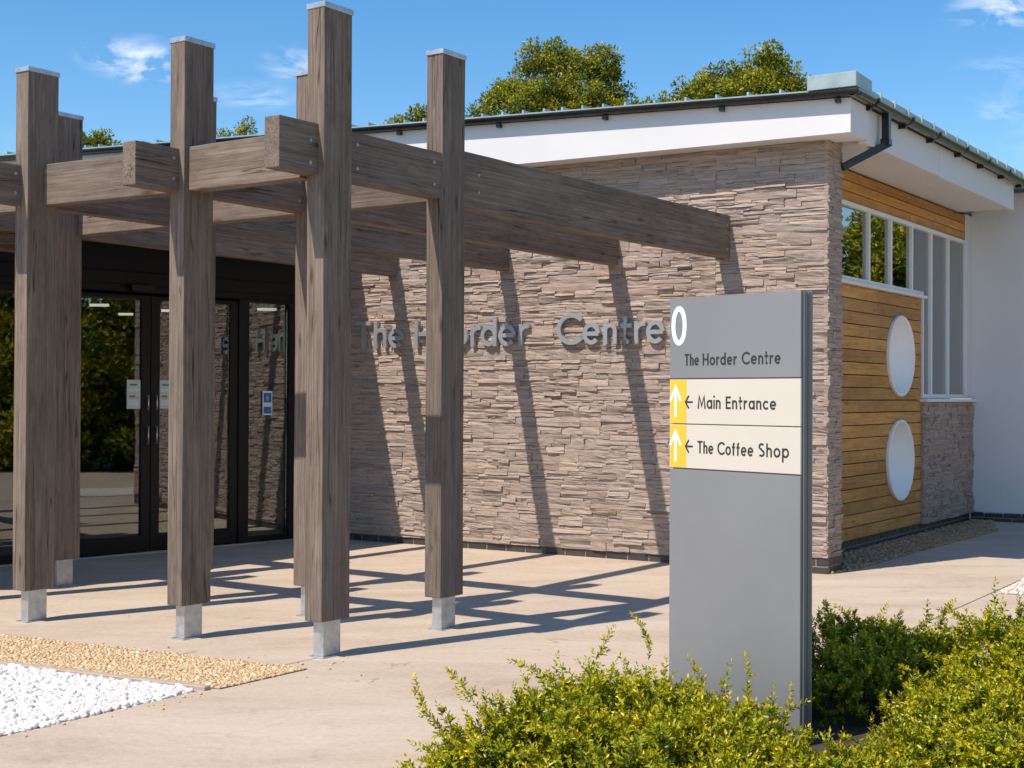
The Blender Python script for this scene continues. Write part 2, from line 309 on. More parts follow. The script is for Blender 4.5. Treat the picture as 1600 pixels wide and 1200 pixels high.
# ------------------------------------------------------------------ ground
def poly_sheet(name, pts, z, m, kind='structure', sub=False):
    bm = bmesh.new(); vs_ = [bm.verts.new((x, y, z)) for x, y in pts]; f = bm.faces.new(vs_)
    if f.normal.z < 0: bmesh.ops.reverse_faces(bm, faces=[f])
    me = bpy.data.meshes.new(name); bm.normal_update(); bm.to_mesh(me); bm.free(); me.materials.append(m)
    for p in me.polygons:
        if p.normal.z < 0: me.flip_normals(); break
    o = link_mesh(name, me, Matrix.Identity(4)); o['kind'] = kind; return o
poly_sheet('ground', [(-400, -400), (400, -400), (400, 400), (-400, 400)], -.02, M_GRASS)
poly_sheet('pavement', [(-26, -24), (16, -24), (16, -2), (10.5, 4), (10.5, 13), (11, 20), (-26, 20)], 0, M_PAVE)  # unseen stretch behind the camera added to bounce warm light
def ribbon(name, a, b, w, z, m, h=None):
    a, b = Vector((*a, 0)), Vector((*b, 0)); d = (b-a).normalized(); s = Vector((-d.y, d.x, 0))*w/2
    if h is None: return poly_sheet(name, [(p.x, p.y) for p in (a-s, b-s, b+s, a+s)], z, m)
    L = (b-a).length; o = box_obj(name, (0, L, -w/2, w/2, -.05, h), m, mat(a, math.atan2(d.y, d.x)), bev=.004); o['kind'] = 'structure'; return o

# gravel beds (stuff: nobody could count them)
def ico():
    bm = bmesh.new(); bmesh.ops.create_icosphere(bm, subdivisions=1, radius=1)
    V = np.array([v.co[:] for v in bm.verts]); Fc = np.array([[v.index for v in f.verts] for f in bm.faces]); bm.free(); return V, Fc
IV, IF = ico()
def ico2():
    bm = bmesh.new(); bmesh.ops.create_icosphere(bm, subdivisions=2, radius=1)
    V = np.array([v.co[:] for v in bm.verts]); Fc = np.array([[v.index for v in f.verts] for f in bm.faces]); bm.free(); return V, Fc
IV2, IF2 = ico2()
def inside(p, poly):
    r = False; n = len(poly)
    for i in range(n):
        x1, y1 = poly[i]; x2, y2 = poly[(i+1) % n]
        if (y1 > p[1]) != (y2 > p[1]) and p[0] < (x2-x1)*(p[1]-y1)/(y2-y1)+x1: r = not r
    return r
def gravel(name, poly, size, spacing, m, label, layers=1, z=0.0, fine=False, flat=.6, dens_view=None, depth=.0):
    xs = [p[0] for p in poly]; ys = [p[1] for p in poly]; bV, bF = (IV2, IF2) if fine else (IV, IF)
    Vs, Fs, n = [], [], 0
    for L in range(layers):
        y = min(ys)
        while y < max(ys):
            x = min(xs)
            while x < max(xs):
                p = (x+rng.uniform(-.5, .5)*spacing, y+rng.uniform(-.5, .5)*spacing)
                if inside(p, poly) and (dens_view is None or dens_view(p)):
                    s = size*rng.uniform(.6, 1.35)*.5*np.array([rng.uniform(.8, 1.35), rng.uniform(.7, 1.1), rng.uniform(.5, .9)*flat*1.4])
                    V = bV*(1+rng.uniform(-.2, .2, (len(bV), 1)) if not fine else 1+.16*np.array([[noise.noise(Vector(q)*1.4+Vector((n*.37, n*.11, 0)))] for q in bV]))*s
                    a = rng.uniform(0, 6.28); t = rng.uniform(-.5, .5)
                    Rm = np.array(Euler((t, rng.uniform(-.4, .4), a)).to_matrix()); V = V@Rm.T + np.array([p[0], p[1], z+s[2]*.55+L*size*.42*rng.uniform(.6, 1)])
                    Vs.append(V); Fs.append(bF+n*len(bV)); n += 1
                x += spacing
            y += spacing
    o = link_mesh(name, np_mesh(name, np.concatenate(Vs), np.concatenate(Fs), m, smooth=fine), Matrix.Identity(4))
    o['kind'] = 'stuff'; o['label'] = label; o['category'] = 'gravel'; return o
# points on the ground, metres
GT0 = Vector((-3.268, 8.942)); GT1 = Vector((-1.150, 7.884)); GB1 = Vector((-1.530, 7.340)); GB0 = Vector((-2.927, 8.013))
def ext(a, b, t): return a+(b-a)*t
gold = [tuple(GT1), tuple(ext(GT1, GT0, 2.0)), tuple(ext(GB1, GB0, 2.8)), tuple(GB1)]
WT1 = Vector((-1.640, 7.300)); WT0 = Vector((-2.895, 7.93)); WB0 = Vector((-2.302, 6.310))
wedge = [tuple(WT1), tuple(ext(WT1, WT0, 2.4)), tuple(ext(WT1, WT0, 2.4)+(WB0-WT1)*1.6), tuple(ext(WT1, WB0, 1.5))]
def viewable(p): return abs(p[0]) < .42*p[1]+.25
poly_sheet('gravel_bed_base', gold, .004, M_GOLD)
poly_sheet('pebble_bed_base', wedge, .004, M_KERB)
gravel('golden_gravel', gold, .022, .0155, M_GOLD, 'strip of fine golden gravel between the pergola paving and the white pebbles', 1, z=.001, flat=.6, dens_view=viewable)
gravel('white_pebbles', wedge, .037, .0245, M_PEB, 'bed of rounded white pebbles at the front left corner', 2, z=-.012, fine=True, dens_view=viewable)
ribbon('bed_edging', tuple((GB1+WT1)/2), tuple(ext((GB1+WT1)/2, (GB0+WT0)/2, 2.4)), .05, 0, M_KERB, .022)
ribbon('bed_edging_strip', tuple(GT1), tuple(ext(GT1, GT0, 2.0)), .010, .006, M_JLINE)
ribbon('bed_edging_strip', tuple(GT1), tuple(GB1), .008, .0065, M_JLINE)
d2v = dvec(55).to_2d()
ribbon('paving_joint', (-2.15, 8.05), (-2.15+d2v.x*.45+0, 8.05+d2v.y*.45), .007, .004, M_JLINE)
ribbon('paving_joint', (-1.30, 8.0), (-1.30+d2v.x*.28, 8.0+d2v.y*.28), .007, .004, M_JLINE)
ribbon('paving_joint', (2.56, 9.17), (4.95, 12.82), .008, .004, M_JLINE)
stray = [(-3.2, 8.9), (-.9, 8.25), (-.7, 7.5), (-1.9, 6.2), (-2.3, 6.2)]
_sr = random.Random(77)
def near_bed(p):
    if inside(p, gold) or inside(p, wedge): return False
    d = min(abs((Vector(p)-a).dot(Vector((-(b-a).y, (b-a).x)).normalized())) for a, b in ((GT0, GT1), (WB0, WT1), (GT1, GB1)))
    return _sr.random() < .10*math.exp(-d*16)
gravel('stray_gravel', stray, .018, .03, M_GOLD, 'few loose golden grains strayed onto the paving beside the gravel strip', 1, z=0, dens_view=near_bed)
pale = [(3.84, 11.03), (4.60, 12.24), (6.6, 12.2), (5.6, 10.6)]
poly_sheet('pale_gravel_base', pale, .0045, M_PALEG)
gravel('pale_gravel', pale, .035, .028, M_PALEG, 'patch of pale gravel beyond the paving joint at the right edge', 1, z=.004, dens_view=lambda p: p[0] < .4*p[1])

# ------------------------------------------------------------------ building frames
W0 = Vector((2.772, 12.220, 0)); WA = R(-31.37+180)          # stone corner, u runs left along the front
MW = mat(W0, WA)                                              # local x = u, local y = towards the viewer? (checked below)
# local +y of this frame = WA+90deg = towards viewer side
nrm = Vector((math.cos(WA+math.pi/2), math.sin(WA+math.pi/2), 0))
SA = R(56.5); T0 = Vector((3.290, 13.735, 0))
ray = Vector((1317-800, 0)); 
def ground_pt(x, y, z=0.0):
    d = F_*FPX + R_*(x-800) - U_*(y-600); t = (z-EYE)/d.z; return Vector((0, 0, EYE))+d*t
T0 = ground_pt(1317, 865); T0.z = 0
MS = mat(T0, SA)                                              # local x = v back along the side, local -y = outward
root = empty('building', mat(W0), 'single storey clinic building with stone wall, white fascia and timber clad side', 'building')

# ---- stone cladding generator: rough faced blocks in a plane (x along, z up, +y outward)
def stone_piece(L, Hh, base, bulge, seed):
    nx = 4 if L > .22 else 3; nz = 2
    r = random.Random(seed); V, Fc = [], []
    jl = [r.uniform(0, .002) for _ in range(4)]
    tilt = r.uniform(-.012, .012); tiltz = r.uniform(-.010, .012)
    for j in range(nz+1):
        for i in range(nx+1):
            fx, fz = i/nx, j/nz
            x = L*fx + (r.uniform(-.012, .012) if 0 < i < nx else 0); z = Hh*fz
            if i == 0: x += jl[0]*(1-fz)+jl[1]*fz*.6
            if i == nx: x -= jl[2]*(1-fz)+jl[3]*fz*.6
            if j in (0, nz): z += r.uniform(-.003, .003) if 0 < i < nx else (0.0006 if j == 0 else -.0006)
            edge = (i in (0, nx)) or (j in (0, nz))
            y = base + (bulge*r.uniform(.2, 1.0) if not edge else -bulge*r.uniform(-.9, .25)) + tilt*(fx-.5) + tiltz*(fz-.5)
            V.append((x, y, z))
    def q(i, j): return j*(nx+1)+i
    for j in range(nz):
        for i in range(nx): Fc.append((q(i, j), q(i, j+1), q(i+1, j+1), q(i+1, j)))
    ring = [q(i, 0) for i in range(nx+1)]+[q(nx, j) for j in range(1, nz+1)]+[q(i, nz) for i in range(nx-1, -1, -1)]+[q(0, j) for j in range(nz-1, 0, -1)]
    b0 = len(V)
    for k in ring: V.append((V[k][0], -.03, V[k][2]))
    nr = len(ring)
    for k in range(nr): Fc.append((ring[k], ring[(k+1) % nr], b0+(k+1) % nr, b0+k))
    return V, Fc
def stone_layout(x0, x1, z0, z1, seed, band=(.058, .100), seg=(.20, .60), minl=.12):
    r = random.Random(seed); out = []; z = z0
    while z < z1-1e-4:
        h = r.uniform(*band)
        if z1-(z+h) < band[0]*.8: h = z1-z
        x = x0
        while x < x1-1e-4:
            l = r.uniform(*seg)
            if x1-(x+l) < seg[0]*.7: l = x1-x
            n = r.choices((1, 2, 3), (.09, .46, .45))[0] if h < .090 else r.choices((2, 3), (.55, .45))[0]
            cuts = sorted([0, 1]+[(k+r.uniform(-.16, .16))/n for k in range(1, n)])
            for k in range(n):
                za, zb = z+h*cuts[k], z+h*cuts[k+1]; m_ = 1 if l < .3 else r.choices((1, 2, 3), (.35, .45, .2))[0]
                xc = sorted([0, 1]+[(q+r.uniform(-.25, .25))/m_ for q in range(1, m_)])
                for q in range(m_): out.append((x+l*xc[q], x+l*xc[q+1], za, zb))
            x += l
        z += h
    return out
def add_stones(lay, M, parent, seed, pick=(), depth=(.028, .062), bulge=.012, name='stone'):
    Vs, Fs, n = [], [], 0; r = random.Random(seed); MW_ = M
    for i, (a, b, c, d) in enumerate(lay):
        base = r.uniform(*depth) if r.random() > .10 else depth[1]+r.uniform(0, .012)
        g = .0004
        V, Fc = stone_piece(b-a-2*g, d-c-2*g, base, bulge, seed*10000+i)
        if i in pick:
            link_mesh(name, py_mesh(name, V, Fc, M_STONE), M @ Matrix.Translation((a+g, 0, c+g)), parent)
        else:
            k = len(V); Vs.append(np.array(V)+np.array([a+g, 0, c+g])); Fs += [tuple(q+n for q in f) for f in Fc]; n += k
    if Vs:
        me = py_mesh('stone_infill', np.concatenate(Vs).tolist(), Fs, M_STONE); o = link_mesh('stone_infill', me, M, parent); o['kind'] = 'stuff'
def to_px(p):
    v = p-Vector((0, 0, EYE)); w = v.dot(F_); return 800+FPX*v.dot(R_)/w, 600-FPX*v.dot(U_)/w, w
# front stone wall
SW = empty('stone_wall', MW, parent=root)
_g0 = ground_pt(131, 874); _gd = dvec(46.9)
_l = (W0-_g0).dot(nrm)/_gd.dot(nrm); WALL_L = (_g0+_gd*_l-W0).dot(dvec(-31.37+180))+.05; TOP = 3.83
box_obj('wall_core', (.012, WALL_L, -.34+.03, -.002, 0, TOP), M_MORTAR, MW, SW)
def zb_at(u): return .140 if u < 1.05 else .072
lay = stone_layout(-.0, 1.05, .140, TOP, 11)+stone_layout(1.05, WALL_L, .072, TOP, 12)
def occluded(x, y):
    if not (0 < x < 1590 and 0 < y < 1200): return True
    if 1036 < x < 1268 and y > 450: return True
    for a, b in ((655, 735), (455, 550)):
        if a < x < b: return True
    if y < 236 + (x-733)*.249+75 and x < 1150 and y < 420: return True
    return False
sc = []
for i, (a, b, c, d) in enumerate(lay):
    pts = [to_px(MW @ Vector(((a+b)/2*(1-k)+k*a, .05, (c+d)/2))) for k in (0,)]
    x, y, w = pts[0]; area = (b-a)*(d-c)/w**2
    sc.append((0 if occluded(x, y) else area, i))
pick = {i for s, i in sorted(sc, reverse=True)[:290] if s > 0}
# the front face frame has +y outward to the viewer
add_stones(lay, MW, SW, 5, pick, depth=(.029, .042), bulge=.0065)
# end return of the stone wall (faces the side)
ME = mat(W0, WA-math.pi/2)            # local x runs from the corner backwards, +y = outward along -u
MEo = mat(W0, WA+math.pi/2)
add_stones(stone_layout(-.345, .040, .14, TOP, 21, seg=(.14, .3)), MEo, SW, 22, depth=(.0, .008), bulge=.008)

# plinth bricks
def brick_run(M, x0, x1, courses, z0, parent, face=.0, pitch_=.225, h=.065, j=.011, depth=.06, off=0):
    bm = bmesh.new(); box(bm, 0, pitch_-j, -depth, 0, 0, h, bev=.004); me = bpy.data.meshes.new('brick'); bm.to_mesh(me); bm.free(); me.materials.append(M_BRICK)
    box_obj('mortar', (x0, x1, face-depth-.05, face-.005, 0, z0+courses*(h+j)), M_JOINT, M, parent)
    for c in range(courses):
        x = x0-(.5*pitch_ if (c+off) % 2 else 0)
        while x < x1:
            xa, xb = max(x, x0), min(x+pitch_-j, x1)
            if xb-xa > .03:
                Mm = M @ Matrix.Translation((xa, face, z0+c*(h+j)+j*.5)) @ Matrix.Scale((xb-xa)/(pitch_-j), 4, (1, 0, 0))
                o = link_mesh('brick', me, Mm, parent)
            x += pitch_
PL = empty('brick_plinth', MW, parent=root)
brick_run(MW, -.005, 1.05, 2, -.012, PL, face=.03, pitch_=.225)
brick_run(MW, 1.055, 5.2, 1, -.008, PL, face=.022)
brick_run(MEo, -.34, .0, 2, -.012, PL, face=.012, off=1)
MS_out = MS @ Matrix.Rotation(math.pi, 4, 'Z')   # local x = -v, +y outward
brick_run(MS_out, -4.56, .35, 2, -.035, PL, face=-.02, off=1)
ENDP = MS @ Vector((4.559, 0, 0)); MB = mat(ENDP, R(-31.37)) # white return wall: local x outward to the right, -y toward viewer
MB_out = MB @ Matrix.Rotation(math.pi, 4, 'Z')
brick_run(MB_out, -.72, .0, 2, -.03, PL, face=.0)

# ---- timber clad side wall with portholes, strip window and stone panel
TW = empty('timber_wall', MS, parent=root)
box_obj('wall_core', (-.4, 4.56, .26, .3, .1, 2.70), M_MORTAR, MS, TW)
box_obj('batten', (-.3, -.25, .028, .258, .1, 2.69), M_MORTAR, MS, TW); box_obj('batten', (2.40, 2.49, .028, .258, .1, 2.69), M_MORTAR, MS, TW); box_obj('batten', (1.0, 1.06, .028, .258, .1, 2.69), M_MORTAR, MS, TW)   # +y is inward here
box_obj('wall_core', (-.4, 4.56, .03, .3, 3.50, 3.86), M_MORTAR, MS, TW)
def plank_mesh(L, h):
    bm = bmesh.new(); box(bm, 0, L, 0, .026, 0, h, bev=.003); me = bpy.data.meshes.new('plank'); bm.to_mesh(me); bm.free(); me.materials.append(M_LARCH); return me
def poly_plank(pts):
    me = bpy.data.meshes.new('plank'); bm = bmesh.new()
    f = [bm.verts.new((x, 0, q)) for x, q in pts]; k = [bm.verts.new((x, .026, q)) for x, q in pts]; bm.faces.new(f); bm.faces.new(k[::-1])
    for i in range(len(pts)): j = (i+1) % len(pts); bm.faces.new((f[i], k[i], k[j], f[j]))
    bmesh.ops.recalc_face_normals(bm, faces=bm.faces[:]); bm.to_mesh(me); bm.free(); me.materials.append(M_LARCH); return me
def notch_plank(a, b, vc, zs, hw):
    z0 = zs[0]; zt = zs[-1]
    top = hw[-1] > 0                                   # the hole bites the upper edge, else the lower
    ks = [k for k in range(len(zs)) if hw[k] > 0]
    if not top: ks = ks[::-1]
    # walk: hole edge on the open side, down one flank, back up the other
    left = [(vc-hw[k]-a, zs[k]-z0) for k in reversed(ks)]; right = [(vc+hw[k]-a, zs[k]-z0) for k in ks]
    if top: pts = [(0, 0), (b-a, 0), (b-a, zt-z0)]+right[::-1]+left[::-1]+[(0, zt-z0)]
    else: pts = [(0, 0)]+left+right+[(b-a, 0), (b-a, zt-z0), (0, zt-z0)]
    return poly_plank(pts)
HOLES = ((1.735, 2.00), (1.725, .862)); HR = .430
pr = random.Random(3)
z = .115; nP = 20; ph = (2.675-.115)/nP
for i in range(nP):
    cut = pr.choice((None, .45, .75, 1.03, 2.30, None)); segs = [(-.3, 2.50)] if cut is None else [(-.3, cut-.0015), (cut+.0015, 2.50)]
    zl, zh = z, z+ph-.009; yy = pr.uniform(-.003, .002)
    for a, b in segs:
        hit = [c for c in HOLES if zl < c[1]+HR and zh > c[1]-HR and a < c[0] < b]
        if not hit:
            link_mesh('plank', plank_mesh(b-a, ph-.009), MS @ Matrix.Translation((a, yy, z)), TW); continue
        vc, zc = hit[0]; zs = sorted([zl+(zh-zl)*k/12 for k in range(13)]+[q for q in (zc-HR+.0008, zc+HR-.0008) if zl < q < zh])
        hw = [math.sqrt(max(0, HR**2-(q-zc)**2)) for q in zs]
        if min(hw) <= 0: link_mesh('plank', notch_plank(a, b, vc, zs, hw), MS @ Matrix.Translation((a, yy, z)), TW); continue
        for sgn in (-1, 1):
            edge = [(vc+sgn*h_, q) for h_, q in zip(hw, zs)]; far = a if sgn < 0 else b
            link_mesh('plank', poly_plank([(far-a, 0)]+[(p-a, q-z) for p, q in edge]+[(far-a, zh-z)]), MS @ Matrix.Translation((a, yy, z)), TW)
    z += ph
for i in range(3):
    for a, b in ((-.3, 2.1+.4*(i % 2)), (2.103+.4*(i % 2), 4.27)):
        link_mesh('plank', plank_mesh(b-a, .097), MS @ Matrix.Translation((a, pr.uniform(-.003, .002), 3.505+i*.105)), TW)
# stone panel beneath the tall window
SP = empty('stone_panel', MS, parent=root)
box_obj('wall_core', (2.503, 4.55, -.0, .03, .10, 1.50), M_MORTAR, MS, SP)
add_stones(stone_layout(-4.555, -2.505, .105, 1.495, 31, band=(.07, .12), seg=(.2, .5)), MS_out, SP, 32, depth=(.018, .04), bulge=.008)
# portholes: white drum with lip and slightly dished face
def porthole(v, zc):
    prof = [(.426, -.10), (.4262, .001), (.443, .0012), (.443, .030), (.436, .036), (.420, .036), (.412, .030)] + [(.412*q, .026-.215*(1-q**2.4)) for q in (.96, .9, .82, .72, .6, .45, .3, .15, .0003)]
    bm = bmesh.new(); seg = 56; rows = []
    for r_, y in prof: rows.append([bm.verts.new((r_*math.cos(2*math.pi*k/seg), -y, r_*math.sin(2*math.pi*k/seg))) for k in range(seg)])
    for a, b in zip(rows, rows[1:]):
        for k in range(seg): bm.faces.new((a[k], a[(k+1) % seg], b[(k+1) % seg], b[k]))
    o = bm_obj('porthole', bm, M_PORT, MS @ Matrix.Translation((v, .0, zc)), root, smooth=False)
    for p in o.data.polygons: p.use_smooth = math.hypot(p.center.x, p.center.z) < .412
porthole(1.735, 2.00); porthole(1.725, .862)
# strip window
WN = empty('window', MS, parent=root)
FZ0, FZ1 = 2.705, 3.495
def fr(*d): box_obj('frame', d, M_WFRAME, MS, WN, bev=.003)
fr(-.35, 4.27, -.035, .045, FZ1-.045, FZ1); fr(-.35, 2.50, -.030, .045, FZ0, FZ0+.045); box_obj('sill', (-.35, 2.545, -.065, .045, FZ0-.033, FZ0-.002), M_WFRAME, MS, WN, bev=.003)
fr(2.48, 4.27, -.030, .045, 1.535, 1.585); box_obj('sill', (2.46, 4.64, -.09, .045, 1.497, 1.532), M_WFRAME, MS, WN, bev=.003)
for v in (.69, 1.385, 2.11): fr(v-.024, v+.024, -.027, .043, FZ0+.045, FZ1-.045)
for v in (2.82, 3.50): fr(v-.024, v+.024, -.027, .043, 1.585, FZ1-.045)
fr(4.225, 4.27, -.025, .043, 1.585, FZ1-.045); fr(2.505, 2.53, -.025, .043, 1.585, FZ0-.035)
for a, b, z0, z1 in ((-.35, .668, FZ0+.04, FZ1-.04), (.712, 1.363, FZ0+.04, FZ1-.04), (1.407, 2.088, FZ0+.04, FZ1-.04), (2.132, 2.798, FZ0+.04, FZ1-.04), (2.53, 2.798, 1.58, FZ0+.036), (2.842, 3.478, 1.58, FZ1-.04), (3.522, 4.227, 1.58, FZ1-.04)):
    box_obj('pane', (a, b, .008, .014, z0, z1), M_GLASS2, MS, WN)
box_obj('blind', (2.6, 4.3, .22, .225, 1.5, 3.5), M_BLIND, MS, WN)
# white return wall
RW = box_obj('white_wall', (.002, .72, .0, 3.5, .098, 4.09), M_WHITE, MB, root)
box_obj('white_wall', (-.5, .0005, .05, .35, 1.54, 4.08), M_WHITE, MB, root)
box_obj('white_wall', (4.273, 4.70, -.001, .3, 1.535, 3.836), M_WHITE, MS, root)

# ---- roof
OFF = .28; cu = -.280; e1 = dvec(math.degrees(WA)); FC = W0+nrm*OFF+e1*cu     # fascia corner
MF = mat(FC, WA)                                                               # x = left along front, +y toward viewer
MFS = mat(FC, SA)                                                              # x = back along the side, -y outward
SL = .034                                                                      # the eaves climb gently to the left
def sheared(bm):                                                               # real slope of the eaves
    for v in bm.verts: v.co.z += SL*max(0, v.co.x)
FZ = 3.80; GZ = 4.095
bm = bmesh.new()
vs_ = [(0, FZ), (11.5, FZ), (11.5, GZ+SL*11.5), (0, GZ)]
f = [bm.verts.new((x, .0, z)) for x, z in vs_]; k = [bm.verts.new((x, -.42, z)) for x, z in vs_]
bm.faces.new(f); bm.faces.new(k[::-1])
for i in range(4): bm.faces.new((f[i], k[i], k[(i+1) % 4], f[(i+1) % 4]))
bmesh.ops.recalc_face_normals(bm, faces=bm.faces[:])
bm_obj('fascia', bm, M_WHITE, MF, root)
# side fascia, two boards with a joint, set slightly in
box_obj('fascia', (.47, 2.66, .035, .10, 3.782, GZ-.002), M_WHITE, MFS, root)
box_obj('fascia', (2.665, 5.64, .035, .10, 3.776, GZ-.002), M_WHITE, MFS, root)
box_obj('fascia', (.0, .466, .004, .08, FZ+.001, GZ-.003), M_WHITE, MFS, root)
# soffit polygon
def prism(name, pts, z0, z1, m, parent=root):
    bm = bmesh.new(); a = [bm.verts.new((x, y, z0)) for x, y in pts]; b = [bm.verts.new((x, y, z1)) for x, y in pts]
    bm.faces.new(a[::-1]); bm.faces.new(b)
    for i in range(len(pts)): j = (i+1) % len(pts); bm.faces.new((a[i], a[j], b[j], b[i]))
    return bm_obj(name, bm, m, Matrix.Identity(4), parent)
def P2(M, x, y): p = M @ Vector((x, y, 0)); return (p.x, p.y)
prism('soffit', [P2(MFS, .40, .06), P2(MFS, 5.60, .06), P2(MFS, 5.95, .25), P2(MFS, 5.95, 5.0), P2(MF, 11.5, -.9), P2(MF, 11.5, -.4), P2(MF, .1, -.40)], 3.835, 3.86, M_WHITE)
for v, w_ in ((3.4, .30),):
    box_obj('soffit_vent', (v, v+.42, .36, .40, 3.828, 3.838), M_WFRAME, MFS, root)
# roof sheet: sloping plane over all, pale green metal
bm = bmesh.new(); cs = [(-.06, .04), (11.5, .04), (11.5, -7.5), (-.06, -7.5)]
Lx = MF.inverted()
bk = Lx @ (MFS @ Vector((7.2, -.06, 0)))
cs[3] = (bk.x, bk.y)
cs[2] = (11.5, bk.y)
lo = [bm.verts.new((x, y, GZ+.045+SL*max(0, x))) for x, y in cs]; hi = [bm.verts.new((x, y, GZ+.073+SL*max(0, x))) for x, y in cs]
bm.faces.new(lo); bm.faces.new(hi[::-1])
for i in range(4): j = (i+1) % 4; bm.faces.new((lo[i], hi[i], hi[j], lo[j]))
RO = bm_obj('roof', bm, M_COPPER, MF, root)
# standing seams ending at the eaves
sx = [.62, .92, 1.22, 1.52, 1.83, 2.13, 2.36, 2.58, 2.80, 3.00] + [3.0+.235*k for k in range(1, 34)]
sm_bm = bmesh.new(); a = [sm_bm.verts.new(c) for c in ((-.011, 0, 0), (.011, 0, 0), (.009, 0, .038), (-.009, 0, .038))]; b = [sm_bm.verts.new(c) for c in ((-.011, -3.5, 0), (.011, -3.5, 0), (.009, -3.5, .034), (-.009, -3.5, .034))]
sm_bm.faces.new(a); sm_bm.faces.new(b[::-1])
for i in range(4): j = (i+1) % 4; sm_bm.faces.new((a[i], b[i], b[j], a[j]))
bmesh.ops.recalc_face_normals(sm_bm, faces=sm_bm.faces[:])
sme = bpy.data.meshes.new('roof_seam'); sm_bm.to_mesh(sme); sm_bm.free(); sme.materials.append(M_COPPER)
for x in sx: link_mesh('roof_seam', sme, MF @ Matrix.Translation((x, .02, GZ+.0725+SL*x)), RO)
# side flashing pieces along the side eaves
for k in range(17):
    a = .40+k*.40
    o = box_obj('flashing', (a, a+.385, .02, .10, GZ+.078, GZ+.172+random.uniform(-.005, .005)), M_COPPER, MFS, RO, bev=.004)
    box_obj('roof_seam', (a+.386, a+.398, .0, .5, GZ+.078, GZ+.187), M_COPPER, MFS, RO)
box_obj('roof_box', (-.075, .355, -.36, .085, GZ+.074, GZ+.203), M_COPPER, MF, RO, bev=.004)
# gutters
def gutter(name, M, L, m, zc, slope=0, sgn=1, r_=.052, x0=0.0):
    bm = bmesh.new(); seg = 12; rows = []
    for x in (x0, L):
        ring = []
        for k in range(seg+1):
            t = math.pi*k/seg; ring.append((x, math.cos(t)*r_, -math.sin(t)*r_*.95))
        for k in range(seg, -1, -1):
            t = math.pi*k/seg; ring.append((x, math.cos(t)*(r_-.004), -math.sin(t)*(r_-.004)*.95))
        rows.append([bm.verts.new((a_, b_, c_+zc+slope*max(0, a_))) for a_, b_, c_ in ring])
    n = len(rows[0])
    for k in range(n): bm.faces.new((rows[0][k], rows[0][(k+1) % n], rows[1][(k+1) % n], rows[1][k]))
    for rw in rows:
        for k in range(seg): bm.faces.new((rw[k], rw[k+1], rw[n-2-k], rw[n-1-k]))
    return bm_obj(name, bm, m, M, root)
GF = gutter('gutter', MF @ Matrix.Translation((0, .058, 0)), 11.5, M_BLACKG, GZ+.044, SL, x0=-.10)
GS = gutter('gutter', MFS @ Matrix.Translation((0, -.045, 0)), 7.2, M_SIDEGUT, GZ+.050, -.003, r_=.062, x0=-.09)
def bracket(M, zc, r_, parent, m=M_BLACKG):
    bm = bmesh.new(); seg = 10; w = .016; R1, R2 = r_+.003, r_+.014; fr_ = []
    for sx_ in (-w, w):
        for rad in (R1, R2):
            fr_.append([bm.verts.new((sx_, math.cos(math.pi*k/seg)*rad, -math.sin(math.pi*k/seg)*rad*.97+zc)) for k in range(seg+1)])
    a, b, c, d = fr_
    for k in range(seg):
        bm.faces.new((a[k], a[k+1], b[k+1], b[k])); bm.faces.new((c[k], c[k+1], d[k+1], d[k])); bm.faces.new((a[k], a[k+1], c[k+1], c[k])); bm.faces.new((b[k], b[k+1], d[k+1], d[k]))
    return bm_obj('bracket', bm, m, M, parent)
for v in (.41, 1.38, 2.23, 3.19, 4.05, 4.91, 5.72):
    br = bracket(MFS @ Matrix.Translation((v, -.045, 0)), GZ+.055, .062, GS)
    box_obj('bracket', (v-.017, v+.017, -.035, .034, GZ-.045, GZ-.006), M_BLACKG, MFS, GS)
for u in (.10, 1.16, 2.33, 3.50, 4.7, 5.9):
    z_ = SL*u
    box_obj('bracket', (u-.02, u+.02, .0, .055, GZ-.045+z_, GZ-.012+z_), M_BLACKG, MF, GF)
# downpipe: square section, drops then cranks back to the stone wall
DP = empty('downpipe', MFS, parent=root)
box_obj('pipe', (.80-.035, .80+.035, -.075, -.008, 3.80, GZ+.0), M_BLACKG, MFS, DP, bev=.006)
pA = MFS @ Vector((.80, -.041, 3.81)); pB = MW @ Vector((-.015, -.30, 3.60))
dd = pB-pA; q = dd.to_track_quat('X', 'Z').to_matrix().to_4x4()
box_obj('pipe', (-.03, dd.length, -.034, .034, -.034, .034), M_BLACKG, Matrix.Translation(pA) @ q, DP, bev=.006)
box_obj('collar', (.80-.043, .80+.043, -.083, 0.0, 3.80, 3.86), M_BLACKG, MFS, DP, bev=.004)

# ---- entrance pod: black glazing set at an angle
G0 = ground_pt(131, 874); G0.z = 0; GA = R(46.9); MG = mat(G0, GA)            # +x to the right/back, -y outward
EN = empty('entrance', MG, parent=root)
def blk(name, *d, m=M_BLACKF, parent=EN, bev=.003): return box_obj(name, d, m, MG, parent, bev=bev)
blk('bulkhead', -5.0, 2.95, .0, .25, 2.53, 3.05, bev=0)
blk('bulkhead_trim', -5.0, 2.6, -.03, -.002, 2.60, 2.72)
blk('threshold', -5.0, 2.9, -.04, .08, .0, .022, m=M_STEEL)
blk('bottom_rail', -5.0, -.40, -.02, .06, .022, .10)
for a, b in ((-2.60, -2.48), (-.50, -.38)): blk('frame_post', a, b, -.03, .07, .022, 2.53)
blk('frame_post', 1.725, 1.85, -.03, .07, .022, 2.53); blk('frame_post', 2.372, 2.95, -.03, .07, .022, 2.53)
blk('bottom_rail', 1.852, 2.37, -.02, .06, .022, .085); blk('bottom_rail', -5.0, -2.6, -.021, .06, .1, .101)
blk('head_rail', 1.852, 2.37, -.02, .06, 2.50, 2.53); blk('head_rail', -2.48, -.5, -.02, .06, 2.47, 2.53)
